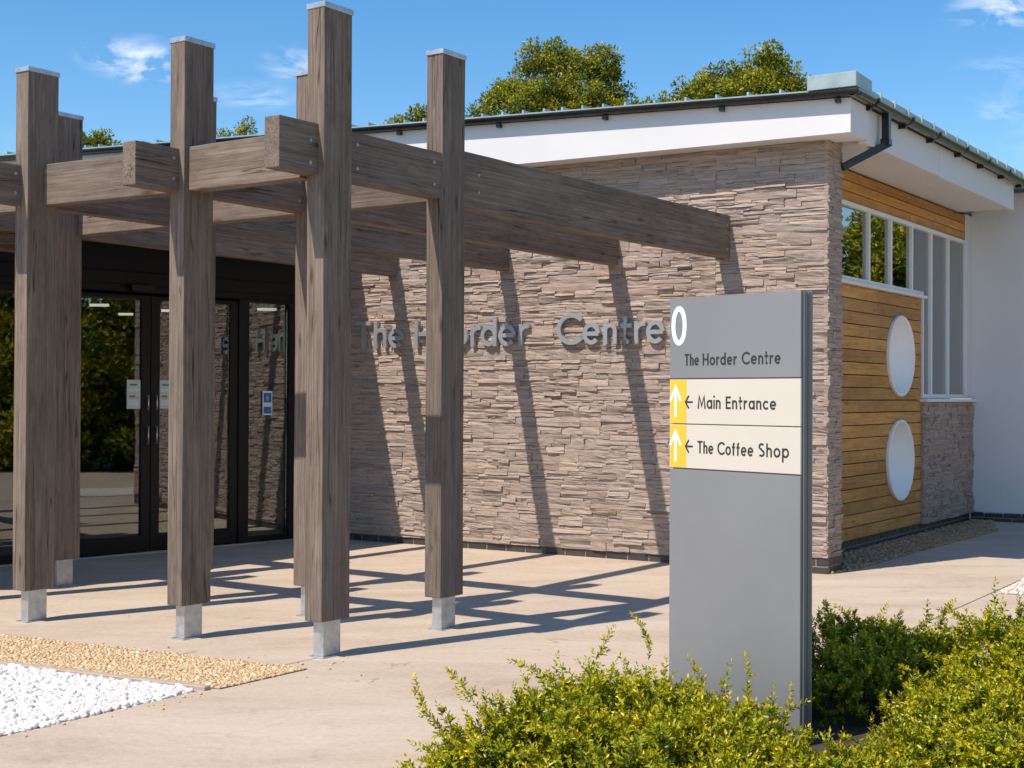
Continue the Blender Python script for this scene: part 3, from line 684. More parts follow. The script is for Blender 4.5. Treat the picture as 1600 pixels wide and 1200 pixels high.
blk('pane', -2.48, -.5, .015, .023, .10, 2.47, m=M_GLASS, bev=0); blk('pane', -5.0, -2.6, .015, .023, .10, 2.53, m=M_GLASS, bev=0); blk('pane', 1.852, 2.37, .015, .023, .085, 2.50, m=M_GLASS, bev=0)
def door(x0, x1, hx):
    d = empty('door', MG @ Matrix.Translation((x0, 0, 0)), parent=EN)
    for nm, a in (('stile', (x0, x0+.095, -.012, .05, .03, 2.50)), ('stile', (x1-.095, x1, -.012, .05, .03, 2.50)), ('rail', (x0+.096, x1-.096, -.012, .05, .03, .185)), ('rail', (x0+.096, x1-.096, -.012, .05, 2.465, 2.50))):
        box_obj(nm, a, M_BLACKF, MG, d, bev=.003)
    box_obj('pane', (x0+.095, x1-.095, .012, .02, .185, 2.465), M_GLASS, MG, d)
    bm = bmesh.new()
    for za, zb in ((1.39, 1.54), (1.06, 1.24)):
        cyl(bm, (hx, -.045, za), (hx, -.045, zb), .0065, 10); cyl(bm, (hx, -.045, za+.012), (hx, -.005, za+.012), .006, 8); cyl(bm, (hx, -.045, zb-.012), (hx, -.005, zb-.012), .006, 8)
    bm_obj('handle', bm, M_STEEL, MG, d, smooth=True)
    return d
door(-.375, .695, .655); door(.705, 1.722, .75)
# automatic door sensor
blk('door_sensor', .45, .70, -.08, -.031, 2.54, 2.60, m=M_BLACKG)
# pod roof and interior
pq = MG.inverted() @ (MW @ Vector((5.17, .02, 0)))
pe = MW @ Vector((5.17, .02, 0)); pf = pe - dvec(55)*6.2
pod = [(pf.x, pf.y), (pe.x, pe.y), P2(MG, pq.x+.25, pq.y+.7), P2(MG, 3.3, 3.4), P2(MG, -5.05, 6), P2(MG, -5.05, 0)]
prism('pod_roof', pod, 3.05, 3.16, M_BLACKF)
IN = empty('interior', MG, parent=root)
box_obj('interior_wall', (-5, 5.0, 5.4, 5.5, 0, 3.0), M_ROOM, MG, IN); box_obj('interior_wall', (-5.1, -5.0, .2, 5.5, 0, 3.0), M_ROOM, MG, IN); box_obj('interior_wall', (5.0, 5.1, 2.6, 5.5, 0, 3.0), M_ROOM, MG, IN)
box_obj('interior_ceiling', (-5, 5.0, .27, 5.4, 2.63, 2.68), M_ROOM, MG, IN)
box_obj('interior_floor', (-5, 5.0, .05, 5.4, .002, .006), M_ROOMF, MG, IN)
for xa, xb, yy in ((140, 168, 478.5), (185, 206, 492.5), (252, 268, 487), (402, 431, 485)):
    a_, b_ = ground_pt(xa, yy, 2.60), ground_pt(xb, yy, 2.60); L_ = (b_-a_).length
    box_obj('ceiling_light', (0, L_, 0, .05, 0, .03), M_LAMP, Matrix.Translation(a_), IN)
# room behind the strip window
box_obj('interior_wall', (-.3, 4.5, 2.9, 3.0, 0, 3.8), M_ROOM, MS, IN); box_obj('interior_ceiling', (-.3, 4.5, .3, 2.9, 3.60, 3.65), M_ROOM, MS, IN)
# wall left of the entrance behind the pergola
box_obj('white_wall', (WALL_L+.002, 11.4, -.3, -.02, 3.17, 3.83), M_WHITE, MW, root)

# notices on the glass
def notice(name, x0, x1, z0, z1, label, blocks, base=M_PAPER):
    t = box_obj(name, (x0, x1, -.0005, .004, z0, z1), base, MG @ Matrix.Translation((0, .002, 0)))
    tag(t, label, 'notice')
    for i, (a, b, c, d, m) in enumerate(blocks):
        w, h = x1-x0, z1-z0; box_obj('print', (x0+a*w, x0+b*w, -.0015, -.0006, z0+c*h, z0+d*h), m, MG @ Matrix.Translation((0, .002, 0)), t)
PB = [(.22, .75, .80, .86, M_PAPERG), (.08, .9, .60, .70, M_PAPERW), (.1, .86, .36, .41, M_PAPERY), (.2, .6, .41, .46, M_PAPERG), (.1, .9, .12, .30, M_PAPERW)]
notice('notice', .445, .592, 1.405, 1.685, 'pale green paper notice on the left door leaf beside the handles', PB)
notice('notice', .803, .95, 1.405, 1.685, 'pale green paper notice on the right door leaf, partly behind a post', PB)
notice('sticker', 2.045, 2.170, 1.335, 1.585, 'blue and white sticker on the glass panel beside the doors', [(.1, .9, .52, .92, M_BLUE), (.1, .9, .06, .34, M_BLUE), (.35, .65, .6, .82, M_PAPERW), (.2, .8, .16, .2, M_PAPERW)], M_PAPERW)

# ------------------------------------------------------------------ stroke lettering
def arc(cx, cy, rx, ry, a0, a1, n=22): return [(cx+rx*math.cos(R(a0+(a1-a0)*k/n)), cy+ry*math.sin(R(a0+(a1-a0)*k/n))) for k in range(n+1)]
def glyph(ch, t, X):
    """strokes (centre lines) in a box of width W, cap 1, x height X; returns W, strokes"""
    h = t/2
    def ell(W, a0=0, a1=360, H_=X): return arc(W/2, H_/2, W/2-h, H_/2-h, a0, a1, 30)
    if ch == 'T': W = .62; return W, [[(0, 1-h), (W, 1-h)], [(W/2, 0), (W/2, 1-t)]]
    if ch == 'H': W = .68; return W, [[(h, 0), (h, 1)], [(W-h, 0), (W-h, 1)], [(t, .5), (W-t, .5)]]
    if ch in 'hn':
        W = .50; r_ = W/2-h; top = 1 if ch == 'h' else X
        return W, [[(h, 0), (h, top)], [(h, X-r_-h-.06)]+arc(W/2, X-h-r_, r_, r_, 165, 0, 14)+[(W-h, 0)]]
    if ch == 'e': W = .60; return W, [ell(W, 2, 318), [(t*.8, X*.50), (W-t*.4, X*.50)]]
    if ch == 'o': W = .60; return W, [ell(W)]
    if ch == 'a': W = .60; return W, [ell(W), [(W-h, 0), (W-h, X)]]
    if ch == 'd': W = .60; return W, [ell(W), [(W-h, 0), (W-h, 1.03)]]
    if ch == 'p': W = .60; return W, [ell(W), [(h, -.33), (h, X)]]
    if ch == 'c': W = .52; return W, [arc(.30, X/2, .30-h, X/2-h, 42, 318, 26)]
    if ch == 'C': W = .78; return W, [arc(.48, .5, .48-h, .5-h, 40, 320, 34)]
    if ch == 'r': W = .34; return W, [[(h, 0), (h, X)], [(h, X-.30)]+arc(W-.02, X-.30, W-.02-h, .30-h, 170, 82, 10)]
    if ch == 't': W = .36; return W, [[(W*.42, .98), (W*.42, .14)]+arc(W*.42+.12, .16, .12, .16-h, 190, 275, 8), [(0, X-h), (W, X-h)]]
    if ch == 'f': W = .36; return W, [[(W*.42, 0), (W*.42, .82)]+arc(W*.42+.15, .83, .15, .17-h, 180, 95, 8), [(0, X-h), (W*.92, X-h)]]
    if ch == 'i': W = t; return W, [[(h, 0), (h, X)], [(h, .88), (h, .88+t*1.1)]]
    if ch == 'M': W = .84; return W, [[(h*.6, 0), (.15, .97), (W/2, .22), (W-.15, .97), (W-h*.6, 0)]]
    if ch == 'E': W = .50; return W, [[(h, 0), (h, 1)], [(t, 1-h), (W, 1-h)], [(t, .52), (W*.94, .52)], [(t, h), (W, h)]]
    if ch == 'S':
        W = .56; return W, [arc(W/2, .745, W/2-h-.01, .255-h, 38, 262, 18)+arc(W/2, .255+.01, W/2-h, .265-h, 80, -142, 18)]
    if ch == '<': W = .62; return W, [[(.04, .42), (W, .42)], [(.30, .92), (.04, .42), (.30, -.08)]]
    raise KeyError(ch)
def stroke_mesh(bm, strokes, t, tf, y0, y1):
    """ribbons extruded from y0 (back) to y1 (front); each stroke a hair behind the last so no faces share a plane"""
    for si, pts in enumerate(strokes):
        pts = [Vector(tf(*p)) for p in pts]; n = len(pts); closed = n > 6 and (pts[0]-pts[-1]).length < 1e-4
        if closed: pts = pts[:-1]; n -= 1
        L, Rr = [], []
        for i in range(n):
            a = pts[(i-1) % n] if (closed or i > 0) else pts[i]; b = pts[(i+1) % n] if (closed or i < n-1) else pts[i]
            d1 = (pts[i]-a); d2_ = (b-pts[i])
            d1 = d1.normalized() if d1.length > 1e-9 else d2_.normalized(); d2_ = d2_.normalized() if d2_.length > 1e-9 else d1
            tv = (d1+d2_).normalized(); nv = Vector((-tv.y, tv.x)); k = min(2.2, 1/max(.3, nv.dot(Vector((-d1.y, d1.x)))))
            L.append(pts[i]+nv*t/2*k); Rr.append(pts[i]-nv*t/2*k)
        yf = y1-math.copysign(.0004*si, y1-y0) if abs(y1-y0) > .002 else y1+.00012*si*(-1 if y1 < 0 else 1)
        lf = [bm.verts.new((p.x, yf, p.y)) for p in L]; rf = [bm.verts.new((p.x, yf, p.y)) for p in Rr]
        lb = [bm.verts.new((p.x, y0, p.y)) for p in L]; rb = [bm.verts.new((p.x, y0, p.y)) for p in Rr]
        rngk = range(n) if closed else range(n-1)
        for i in rngk:
            j = (i+1) % n
            bm.faces.new((lf[i], lf[j], rf[j], rf[i])); bm.faces.new((lb[i], rb[i], rb[j], lb[j])); bm.faces.new((lf[i], lb[i], lb[j], lf[j])); bm.faces.new((rf[i], rf[j], rb[j], rb[i]))
        if not closed:
            bm.faces.new((lf[0], rf[0], rb[0], lb[0])); bm.faces.new((lf[-1], lb[-1], rb[-1], rf[-1]))
# raised wall letters: (char, left u, right u) measured along the wall (u runs left, so text runs to -u)
MWT = MW @ Matrix.Rotation(math.pi, 4, 'Z')            # local x = -u, local -y outward
WL = empty('wall_lettering', MWT @ Matrix.Translation((-5.14, -.08, 2.04)), 'grey raised metal letters reading The Horder Centre along the stone wall', 'sign')
for ch, ua, ub, cap in (('T', 5.145, 4.945, .285), ('h', 4.905, 4.735, .285), ('e', 4.715, 4.515, .275), ('H', 4.385, 4.125, .275), ('o', 3.945, 3.715, .285), ('r', 3.690, 3.575, .285), ('d', 3.570, 3.375, .285), ('e', 3.360, 3.150, .290), ('r', 3.125, 3.010, .290),
                        ('C', 2.690, 2.425, .305), ('e', 2.405, 2.215, .285), ('n', 2.180, 2.035, .275), ('t', 1.995, 1.885, .265), ('r', 1.855, 1.745, .285), ('e', 1.730, 1.540, .295)):
    st = .041; t = st/cap; Wd, strokes = glyph(ch, t, .735); sxk = (ua-ub)/(Wd*cap)
    bm = bmesh.new(); stroke_mesh(bm, strokes, st, lambda x, y: (x*cap*sxk, y*cap), -.046, -.088)
    bm_obj('letter', bm, M_LETTER, MWT @ Matrix.Translation((-ua, 0, 2.04)), WL)
bm = bmesh.new()
# ------------------------------------------------------------------ totem sign
S1 = ground_pt(1250, 1172); S1.z = 0; SGA = R(130); SGW = .79
MSG = mat(S1+dvec(130)*SGW, R(130+180))                # local x left to right across the face, -y? outward checked
SG = empty('totem_sign', MSG, 'tall grey metal totem sign with cream direction panels standing among the shrubs', 'sign')
D = .085
box_obj('post_body', (.012, SGW-.004, .012, D-.012, 0, 2.008), M_SIGNE, MSG, SG)
def sgp(name, z0, z1, m): return box_obj(name, (0, SGW-.002, 0, .0115, z0, z1), m, MSG, SG, bev=.0012)
hp = sgp('header_panel', 1.636, 2.02, M_SIGN); p1_ = sgp('direction_panel', 1.4195, 1.630, M_CREAM); p2_ = sgp('direction_panel', 1.2075, 1.4145, M_CREAM); lp = sgp('lower_panel', .02, 1.201, M_SIGN)
box_obj('back_panel', (0, SGW-.002, D-.0115, D, .02, 2.02), M_SIGN, MSG, SG, bev=.001)
box_obj('side_trim', (SGW-.004, SGW+.004, .018, .042, .02, 2.012), M_SIGNE, MSG, SG, bev=.001); box_obj('side_trim', (SGW-.004, SGW+.003, .048, D-.018, .02, 2.012), M_SIGNE, MSG, SG, bev=.001)
box_obj('top_cap', (.004, SGW-.004, .013, D-.013, 2.009, 2.016), M_SIGN, MSG, SG)
for pn, z0, z1 in ((p1_, 1.4195, 1.630), (p2_, 1.2075, 1.4145)):
    box_obj('yellow_block', (.004, .108, -.0012, -.0002, z0+.002, z1-.002), M_YEL, MSG, pn)
def sgx(px, py=600):                                     # distance along the sign face of an image column
    d = F_*FPX + R_*(px-800) - U_*(py-600); o = Vector((0, 0, EYE)); n_ = Vector((-math.sin(R(310)), math.cos(R(310)), 0))
    p0 = MSG.translation; t = ((p0-o).dot(n_))/d.dot(n_); p = o+d*t; return (p-p0).dot(dvec(310)), p.z
def print_word(word, xa, xb, za, zb, cap, parent, m=M_INK, st=.0088, X=.70, yf=-.0011, gap=.13):
    t = st/cap; gl = [glyph(c, t, X) for c in word]; tw = sum(g[0] for g in gl)+gap*(len(word)-1); k = (xb-xa)/tw; x = 0
    for c, (Wd, strokes) in zip(word, gl):
        bm = bmesh.new(); zz = za+(zb-za)*(x*k/(xb-xa))
        stroke_mesh(bm, strokes, st, lambda px, py: (px*k, py*cap), -.0002, yf); bm_obj('letter', bm, m, MSG @ Matrix.Translation((xa+x*k, 0, zz)), parent); x += Wd+gap
def word_px(word, x0, x1, yb0, yb1, capx, parent, **kw):
    a, za = sgx(x0, yb0); b, zb = sgx(x1, yb1); mid = (x0+x1)/2; _, zt = sgx(mid, (yb0+yb1)/2-capx); _, zm = sgx(mid, (yb0+yb1)/2); print_word(word, a, b, za, zb, zt-zm, parent, **kw)
word_px('The', 1070, 1092, 571.5, 571, 18.5, hp); word_px('Horder', 1098, 1151, 571, 570, 19, hp); word_px('Centre', 1159, 1220, 569.5, 568.5, 20, hp)
word_px('Main', 1090.5, 1126, 638.5, 639, 20, p1_); word_px('Entrance', 1134, 1213, 639, 640.5, 20, p1_)
word_px('The', 1090, 1114.5, 708, 710, 19.5, p2_); word_px('Coffee', 1121, 1177, 710.5, 713.5, 20.5, p2_); word_px('Shop', 1185, 1233, 713.5, 716, 21.5, p2_)
for pn, yb in ((p1_, 636.5), (p2_, 705.5)): word_px('<', 1070.5, 1082.5, yb, yb, 20, pn, st=.0085)
# logo ring
(xa, _), (xb, _) = sgx(1049.5, 508), sgx(1073, 508); _, zt = sgx(1061, 478.5); _, zb = sgx(1061, 540)
bm = bmesh.new(); w_, h_ = xb-xa, zt-zb; stroke_mesh(bm, [arc(xa+w_/2, zb+h_/2, w_/2-.0125, h_/2-.0125, 0, 360, 44)], .025, lambda x, y: (x, y), -.0002, -.0012); bm_obj('logo_ring', bm, M_WINK, MSG, hp)
# white up arrows on yellow
for pn, yt, yb in ((p1_, 601.5, 652), (p2_, 671, 721)):
    xm, _ = sgx(1056, 620); _, zt = sgx(1056, yt); _, zb = sgx(1056, yb)
    bm = bmesh.new(); stroke_mesh(bm, [[(xm, zb), (xm, zt-.02)], [(xm-.035, zt-.077), (xm, zt-.012), (xm+.035, zt-.077)]], .0145, lambda x, y: (x, y), -.0013, -.0019); bm_obj('arrow', bm, M_WINK, MSG, pn)

# ------------------------------------------------------------------ pergola
MP = mat((0, 0, 0), R(55))                              # local x = b (back), local y = c (left)
PG = empty('pergola', MP @ Matrix.Translation((6.1, 6.8, 0)), 'weathered timber pergola of tall square posts and heavy beams before the entrance', 'pergola')
def rough_beam(name, L, w, h, M, parent, m=M_TIMBER, bev=.007, seed=0):
    """box with its long axis on local X, edges slightly worn"""
    bm = bmesh.new(); box(bm, 0, L, -w/2, w/2, 0, h)
    ed = [e for e in bm.edges if abs((e.verts[0].co-e.verts[1].co).x) > L*.9]
    bmesh.ops.subdivide_edges(bm, edges=ed, cuts=max(2, int(L/.45)), use_grid_fill=False)
    bmesh.ops.bevel(bm, geom=bm.edges[:], offset=bev, segments=1, affect='EDGES', profile=.7, clamp_overlap=True) if False else None
    es = [e for e in bm.edges if e.calc_face_angle(0) > 1.0]
    bmesh.ops.bevel(bm, geom=es, offset=bev, segments=2, affect='EDGES', profile=.6)
    r = random.Random(seed)
    for v in bm.verts:
        v.co += Vector((0, noise.noise(Vector((v.co.x*.9, seed, 3)))*.004, noise.noise(Vector((v.co.x*.9, seed, 9)))*.004))
        v.co += Vector(noise.noise_vector(v.co*9+Vector((seed, 0, 0))))*.0016
    return bm_obj(name, bm, m, M, parent)
PH = 3.83; WB = .215
RX90 = Matrix(((0, 0, 1, 0), (0, 1, 0, 0), (-1, 0, 0, 0), (0, 0, 0, 1)))          # maps local x to -z
UP = Matrix(((0, 0, -1, 0), (0, 1, 0, 0), (1, 0, 0, 0), (0, 0, 0, 1)))           # maps local x to +z, local z to -x
pid = 0
def post(b, c, top=PH):
    global pid; pid += 1
    Mp = MP @ Matrix.Translation((b, c, 0))
    o = rough_beam('post', top-WB, .135, .245, Mp @ Matrix.Translation((.1225, 0, WB)) @ UP, PG, seed=pid*3.7)
    box_obj('metal_cap', (-.129, .129, -.0745, .0745, top-.012, top+.022), M_GALV, Mp, o, bev=.003)
    st = box_obj('metal_foot', (-.075, .075, -.04, .04, .0065, WB+.002), M_GALV, Mp, o, bev=.002)
    box_obj('foot_plate', (-.10, .10, -.062, .062, .0, .006), M_GALV, Mp, o, bev=.001)
    return o
FRONT = {3: (6.18, 5.662), 2: (6.12, 6.79), 1: (5.95, 8.145), 0: (5.93, 9.40), -1: (5.93, 10.85)}
TOPS = [3.84, 3.785, 3.74, 3.79, 3.79, 3.81, 3.79, 3.79, 3.785, 3.79]
BACK = {3: (7.36, 5.70), 2: (7.25, 6.783), 1: (7.29, 8.02), 0: (7.16, 9.44), -1: (7.16, 10.85)}
for d_ in (FRONT, BACK):
    for k, (b, c) in d_.items(): post(b, c, TOPS[pid])
ZB, ZT = 2.830, 3.100
RF = {3: 5.640, 2: 6.770, 1: 8.14, 0: 9.43, -1: 10.86}                 # at b = 6
RFW = {3: 5.640, 2: 6.770, 1: 7.985, 0: 9.35, -1: 10.86}                # at the wall, b = 11.5
START = {3: 5.735, 2: 5.63, 1: 5.50, 0: 5.5, -1: 5.5}
def rc(k, b): return RF[k]+(RFW[k]-RF[k])*(b-6)/5.5                 # right faces of the long beams
def wall_b(c):                                           # where the stone wall cuts the line of a beam
    o = MP @ Vector((0, c, 0)); d = MP.to_3x3() @ Vector((1, 0, 0)); n_ = nrm; return (W0+nrm*.03-o).dot(n_)/d.dot(n_)
bid = 40
def bolt(M, parent): 
    bm = bmesh.new(); cyl(bm, (0, 0, 0), (0, -.006, 0), .0105, 14); cyl(bm, (0, -.006, 0), (0, -.011, 0), .006, 6); bm_obj('bolt', bm, M_GALV, M, parent)
for k in RF:
    bid += 1; c = RFW[k]
    b1 = wall_b(c) if k >= 0 else 11.7
    b0 = START[k]; an = math.atan2(rc(k, b1)-rc(k, b0), b1-b0)
    MBm = MP @ Matrix.Translation((b0, rc(k, b0), 0)) @ Matrix.Rotation(an, 4, 'Z') @ (Matrix.Rotation(.0065, 4, 'Y') if k != 3 else Matrix.Identity(4))      # right face at local y = 0
    if k == 3:
        o = rough_beam('beam', 7.40-b0, .12, .30, MBm @ Matrix.Translation((0, .06, 2.846)), PG, seed=bid)
        o2 = rough_beam('beam', b1-7.403, .118, 3.192-2.806, MBm @ Matrix.Translation((7.403-b0, .062, 2.806)), PG, seed=bid+7)
        for bb, zz in ((7.65, 3.05), (7.65, 2.93), (b1-.08, 3.10), (b1-.08, 2.88)): bolt(MBm @ Matrix.Translation((bb-b0, .003, zz)), o2)
        for bb in (6.40, 7.155):
            for zz in (3.07, 2.925): bolt(MBm @ Matrix.Translation((bb-b0, 0, zz)), o)
    else:
        o = rough_beam('beam', b1-b0, .12, ZT-ZB, MBm @ Matrix.Translation((0, .06, ZB)), PG, seed=bid)
    for zz in (3.035, 2.905):
        bolt(MBm @ Matrix.Translation((FRONT[k][0]-.19-b0, 0, zz)), o)
        if k != 3: bolt(MBm @ Matrix.Translation((BACK[k][0]-.19-b0, 0, zz)), o)
RZ90 = Matrix.Rotation(math.pi/2, 4, 'Z')
for row, bf in ((FRONT, 6.03), (BACK, 7.24)):
    for k in (2, 1, 0, -1):
        c0 = rc(k+1, bf)+.123; c1 = row[k][1]-.0665; bid += 1
        be = bf-(.08 if (row is FRONT and k == 1) else 0); an = math.atan2(bf-be, c1-c0); M_ = MP @ Matrix.Translation((bf+.06, c0, ZB+.002)) @ Matrix.Rotation(an, 4, 'Z') @ RZ90
        rough_beam('cross_beam', c1-c0, .118, ZT-ZB+.010, M_, PG, seed=bid)

# ------------------------------------------------------------------ foliage
def leaf_quads(P, D, N, Ln, Wd, tone):
    """folded leaf = 2 quads sharing a midrib: base, side, tip, side"""
    n = len(P); S = np.cross(D, N); S /= np.linalg.norm(S, axis=1, keepdims=True)+1e-9; N2 = np.cross(S, D)
    Ln, Wd = Ln[:, None], Wd[:, None]
    base = P; tip = P+D*Ln; mid = P+D*Ln*.5-N2*Wd*.22; l = P+D*Ln*.48+S*Wd*.5+N2*Wd*.12; r = P+D*Ln*.48-S*Wd*.5+N2*Wd*.12
    V = np.stack([base, l, tip, mid, r], 1).reshape(-1, 3); i = np.arange(n)[:, None]*5
    Fq = np.concatenate([i+np.array([[0, 3, 2, 1]]), i+np.array([[0, 4, 2, 3]])]); return V, Fq, np.repeat(tone, 5)
def unit(v): return v/(np.linalg.norm(v, axis=-1, keepdims=True)+1e-9)
def make_shoot(L, seed, leaf=.0265):
    """leafy twig along +Z: returns leaf arrays and twig polyline"""
    r = np.random.default_rng(seed); P, D, N, Ln, T = [], [], [], [], []; lines = []
    bend = r.normal(0, .28, 2)
    def axis(s): return np.array([bend[0]*s*s/L*.9, bend[1]*s*s/L*.9, s])
    def run(o, d, l, side, t0):
        n = max(3, int(l/.0112)); up = np.array([.3, .2, 1.0]); a = r.uniform(0, 3.14)
        u = unit(np.cross(d, [.31, .77, .55])); v = np.cross(d, u)
        for k in range(n):
            s = (k+.5)/n*l; p = o+d*s+(0 if side else 0); a += 1.45
            for sg in (0, math.pi):
                q = u*math.cos(a+sg)+v*math.sin(a+sg); dd = unit(q*.85+d*.55+np.array([0, 0, .22])+r.normal(0, .14, 3)); P.append(p); D.append(dd); N.append(unit(d*.6+np.array([0, 0, .7])+r.normal(0, .35, 3))); Ln.append(leaf*r.uniform(.65, 1.2)*(1-.35*(s/l)**3)); T.append(t0+.45*s/l*1.0)
        P.append(o+d*l); D.append(d); N.append(unit(np.array([d[2], d[0], .4]))); Ln.append(leaf*.8); T.append(t0+.5)
        lines.append((o, o+d*l))
    nseg = 4
    for k in range(nseg):
        a0, a1 = axis(L*k/nseg), axis(L*(k+1)/nseg); d = unit(a1-a0); run(a0, d, np.linalg.norm(a1-a0), False, .08+.42*(k/nseg))
    for k in range(int(L/.028)):
        s = L*(.15+.7*r.random()); o = axis(s); a = r.uniform(0, 6.28); d = unit(np.array([math.cos(a), math.sin(a), .75])); run(o, d, L*r.uniform(.16, .34)*(1.15-s/L), True, .10+.40*s/L)
    return np.array(P), np.array(D), np.array(N), np.array(Ln), np.clip(np.array(T), 0, 1), lines
SHOOTS = [make_shoot(L, 100+i) for i, L in enumerate((.12, .14, .15, .17, .18, .20, .16, .13, .22, .15))]
def shrub(cx, cy, rx, ry, h, n, label, seed, spikes=()):
    r = np.random.default_rng(seed); root_ = empty('shrub', mat((cx, cy, 0)), label, 'shrub', 'low golden green shrubs around the totem sign')
    A = [[] for _ in range(5)]; tw = []
    def addshoot(si, o, d, sc_, tone=0.0):
        P, D, N, Ln, T, lines = SHOOTS[si]; z = unit(d); x = unit(np.cross(z, r.normal(0, 1, 3))); y = np.cross(z, x); Rm = np.stack([x, y, z], 1)
        A[0].append(P@Rm.T*sc_+o); A[1].append(D@Rm.T); A[2].append(N@Rm.T); A[3].append(Ln*(.7+.3*sc_)); A[4].append(np.clip(T+tone, 0, 1))
        for a, b in lines[:4+2]: tw.append((Rm@a*sc_+o, Rm@b*sc_+o))
    for i in range(n):
        # a point on a lumpy mound
        a = r.uniform(0, 6.283); q = math.sqrt(r.random()); sx_, sy_ = math.cos(a)*q, math.sin(a)*q
        lump = 1+.34*noise.noise(Vector((cx+sx_*rx*3, cy+sy_*ry*3, seed*.1)))*2
        top = h*math.sqrt(max(.04, 1-q**2.6))*lump
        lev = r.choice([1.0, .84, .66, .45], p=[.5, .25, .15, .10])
        si = r.integers(0, len(SHOOTS)); L = (.12, .14, .15, .17, .18, .20, .16, .13, .22, .15)[si]
        d = unit(np.array([sx_*1.1+r.normal(0, .38), sy_*1.1+r.normal(0, .38), .72+.3*r.random()]))
        sc_ = r.uniform(.6, 1.0) if r.random() < .72 else r.uniform(1.0, 1.5); o = np.array([sx_*rx, sy_*ry, max(.01, top*lev-L*min(sc_, 1.0)*d[2]*.85)]); addshoot(si, o, d, sc_, -.22*(1-lev)+r.normal(0, .08)-.05)  # deeper shoots get darker leaves, depth shade put into the tone
    for (sx_, sy_, z0, dx, dy, dz, sc_) in spikes:
        addshoot(8, np.array([sx_-cx, sy_-cy, z0]), np.array([dx, dy, dz]), sc_, .12)
    P, D, N, Ln, T = [np.concatenate(a) for a in A]
    keep = P[:, 2] > .0; P, D, N, Ln, T = P[keep], D[keep], N[keep], Ln[keep], T[keep]
    V, Fq, tn = leaf_quads(P, D, N, Ln, Ln*.46, T)
    link_mesh('foliage', np_mesh('foliage', V, Fq, M_LEAF, {'tone': tn}), mat((cx, cy, 0)), root_)
    # twigs
    tw = tw[::2]; a = np.array([t[0] for t in tw]); b = np.array([t[1] for t in tw]); d = unit(b-a); u = unit(np.cross(d, np.array([.2, .5, .8]))); v = np.cross(d, u); Vs = []
    for k in range(3):
        o_ = (u*math.cos(k*2.094)+v*math.sin(k*2.094))*.0018; Vs += [a+o_, b+o_*.6]
    V = np.stack(Vs, 1).reshape(-1, 3); i = np.arange(len(a))[:, None]*6; Fq = np.concatenate([i+np.array([[0, 1, 3, 2]]), i+np.array([[2, 3, 5, 4]]), i+np.array([[4, 5, 1, 0]])])
    link_mesh('twigs', np_mesh('twigs', V, Fq, M_TWIG), mat((cx, cy, 0)), root_)
    bm = bmesh.new()
    for k in range(7):
        a_ = k*.9+seed; tipp = Vector((math.cos(a_)*rx*.55, math.sin(a_)*ry*.55, h*.62)); cyl(bm, (math.cos(a_)*.02, math.sin(a_)*.02, -.01), tipp*.5+Vector((0, 0, .03)), .007, 5, .005); cyl(bm, tipp*.5+Vector((0, 0, .03)), tipp, .005, 5, .002)
    bm_obj('stem', bm, M_TWIG, mat((cx, cy, 0)), root_)
    return root_
bedp = [(-.42, 5.2), (-.20, 6.0), (.45, 6.75), (1.0, 7.35), (2.0, 7.75), (3.4, 7.9), (4.6, 7.2), (4.2, 3.8), (.2, 3.8)]
poly_sheet('planting_bed', bedp, .008, M_SOIL)
shrub(.12, 5.50, .40, .42, .27, 420, 'low spreading shrub at the left end of the bed, reaching over the paving', 1, [(-.28, 5.7, .20, -.9, .2, .5, 1.0), (-.12, 5.75, .24, -.5, .2, .8, 1.1)])
shrub(.50, 6.10, .40, .40, .32, 440, 'rounded shrub just left of the totem sign with one long shoot rising above it', 2, [(.32, 6.1, .27, .35, .0, 1, 1.25), (.22, 6.1, .25, -.6, .1, .8, 1.1), (.62, 6.3, .36, .3, .0, 1, .8)])
shrub(.58, 5.30, .46, .36, .26, 420, 'shrub at the bottom edge in front, left of the totem sign', 3)
shrub(.80, 5.60, .28, .26, .26, 320, 'shrub growing against the front face of the totem sign', 4, [(.80, 5.72, .25, .15, 0, 1, .9), (.92, 5.72, .22, .7, 0, .7, 1.0), (1.04, 5.70, .12, .8, 0, .5, 1.0)])
shrub(1.78, 6.95, .42, .42, .42, 460, 'taller shrub directly right of the totem sign, its near side in shade', 5, [(1.62, 7.1, .38, -.1, 0, 1, .7)])
shrub(2.45, 6.85, .45, .42, .43, 480, 'tall shrub in the middle of the right hand bed', 6, [(2.35, 6.9, .38, -.55, .1, .6, 1.25), (2.15, 7.0, .38, -.1, .1, 1, .7)])
shrub(3.05, 6.75, .42, .42, .42, 460, 'tall shrub at the right edge beyond the others', 7, [(2.72, 6.9, .40, .1, 0, 1, 1.0), (2.85, 6.8, .42, 0, 0, 1, 1.1)])
shrub(1.82, 5.50, .34, .34, .19, 340, 'low shrub at the bottom edge, right of the totem sign foot', 8)
shrub(1.22, 5.20, .30, .24, .15, 240, 'lowest shrub at the bottom edge, below the foot of the totem sign', 12)
shrub(2.14, 6.02, .42, .38, .27, 440, 'low shrub in front of the taller shrubs, right of the sign', 9, [(1.95, 6.1, .27, -.2, 0, 1, .75), (2.25, 6.1, .27, .1, 0, 1, .8)])
shrub(2.72, 6.05, .44, .42, .28, 440, 'low front shrub at the right edge of the bed', 10)
shrub(2.25, 5.25, .50, .38, .26, 380, 'shrub at the bottom right corner, nearest the viewer', 11)

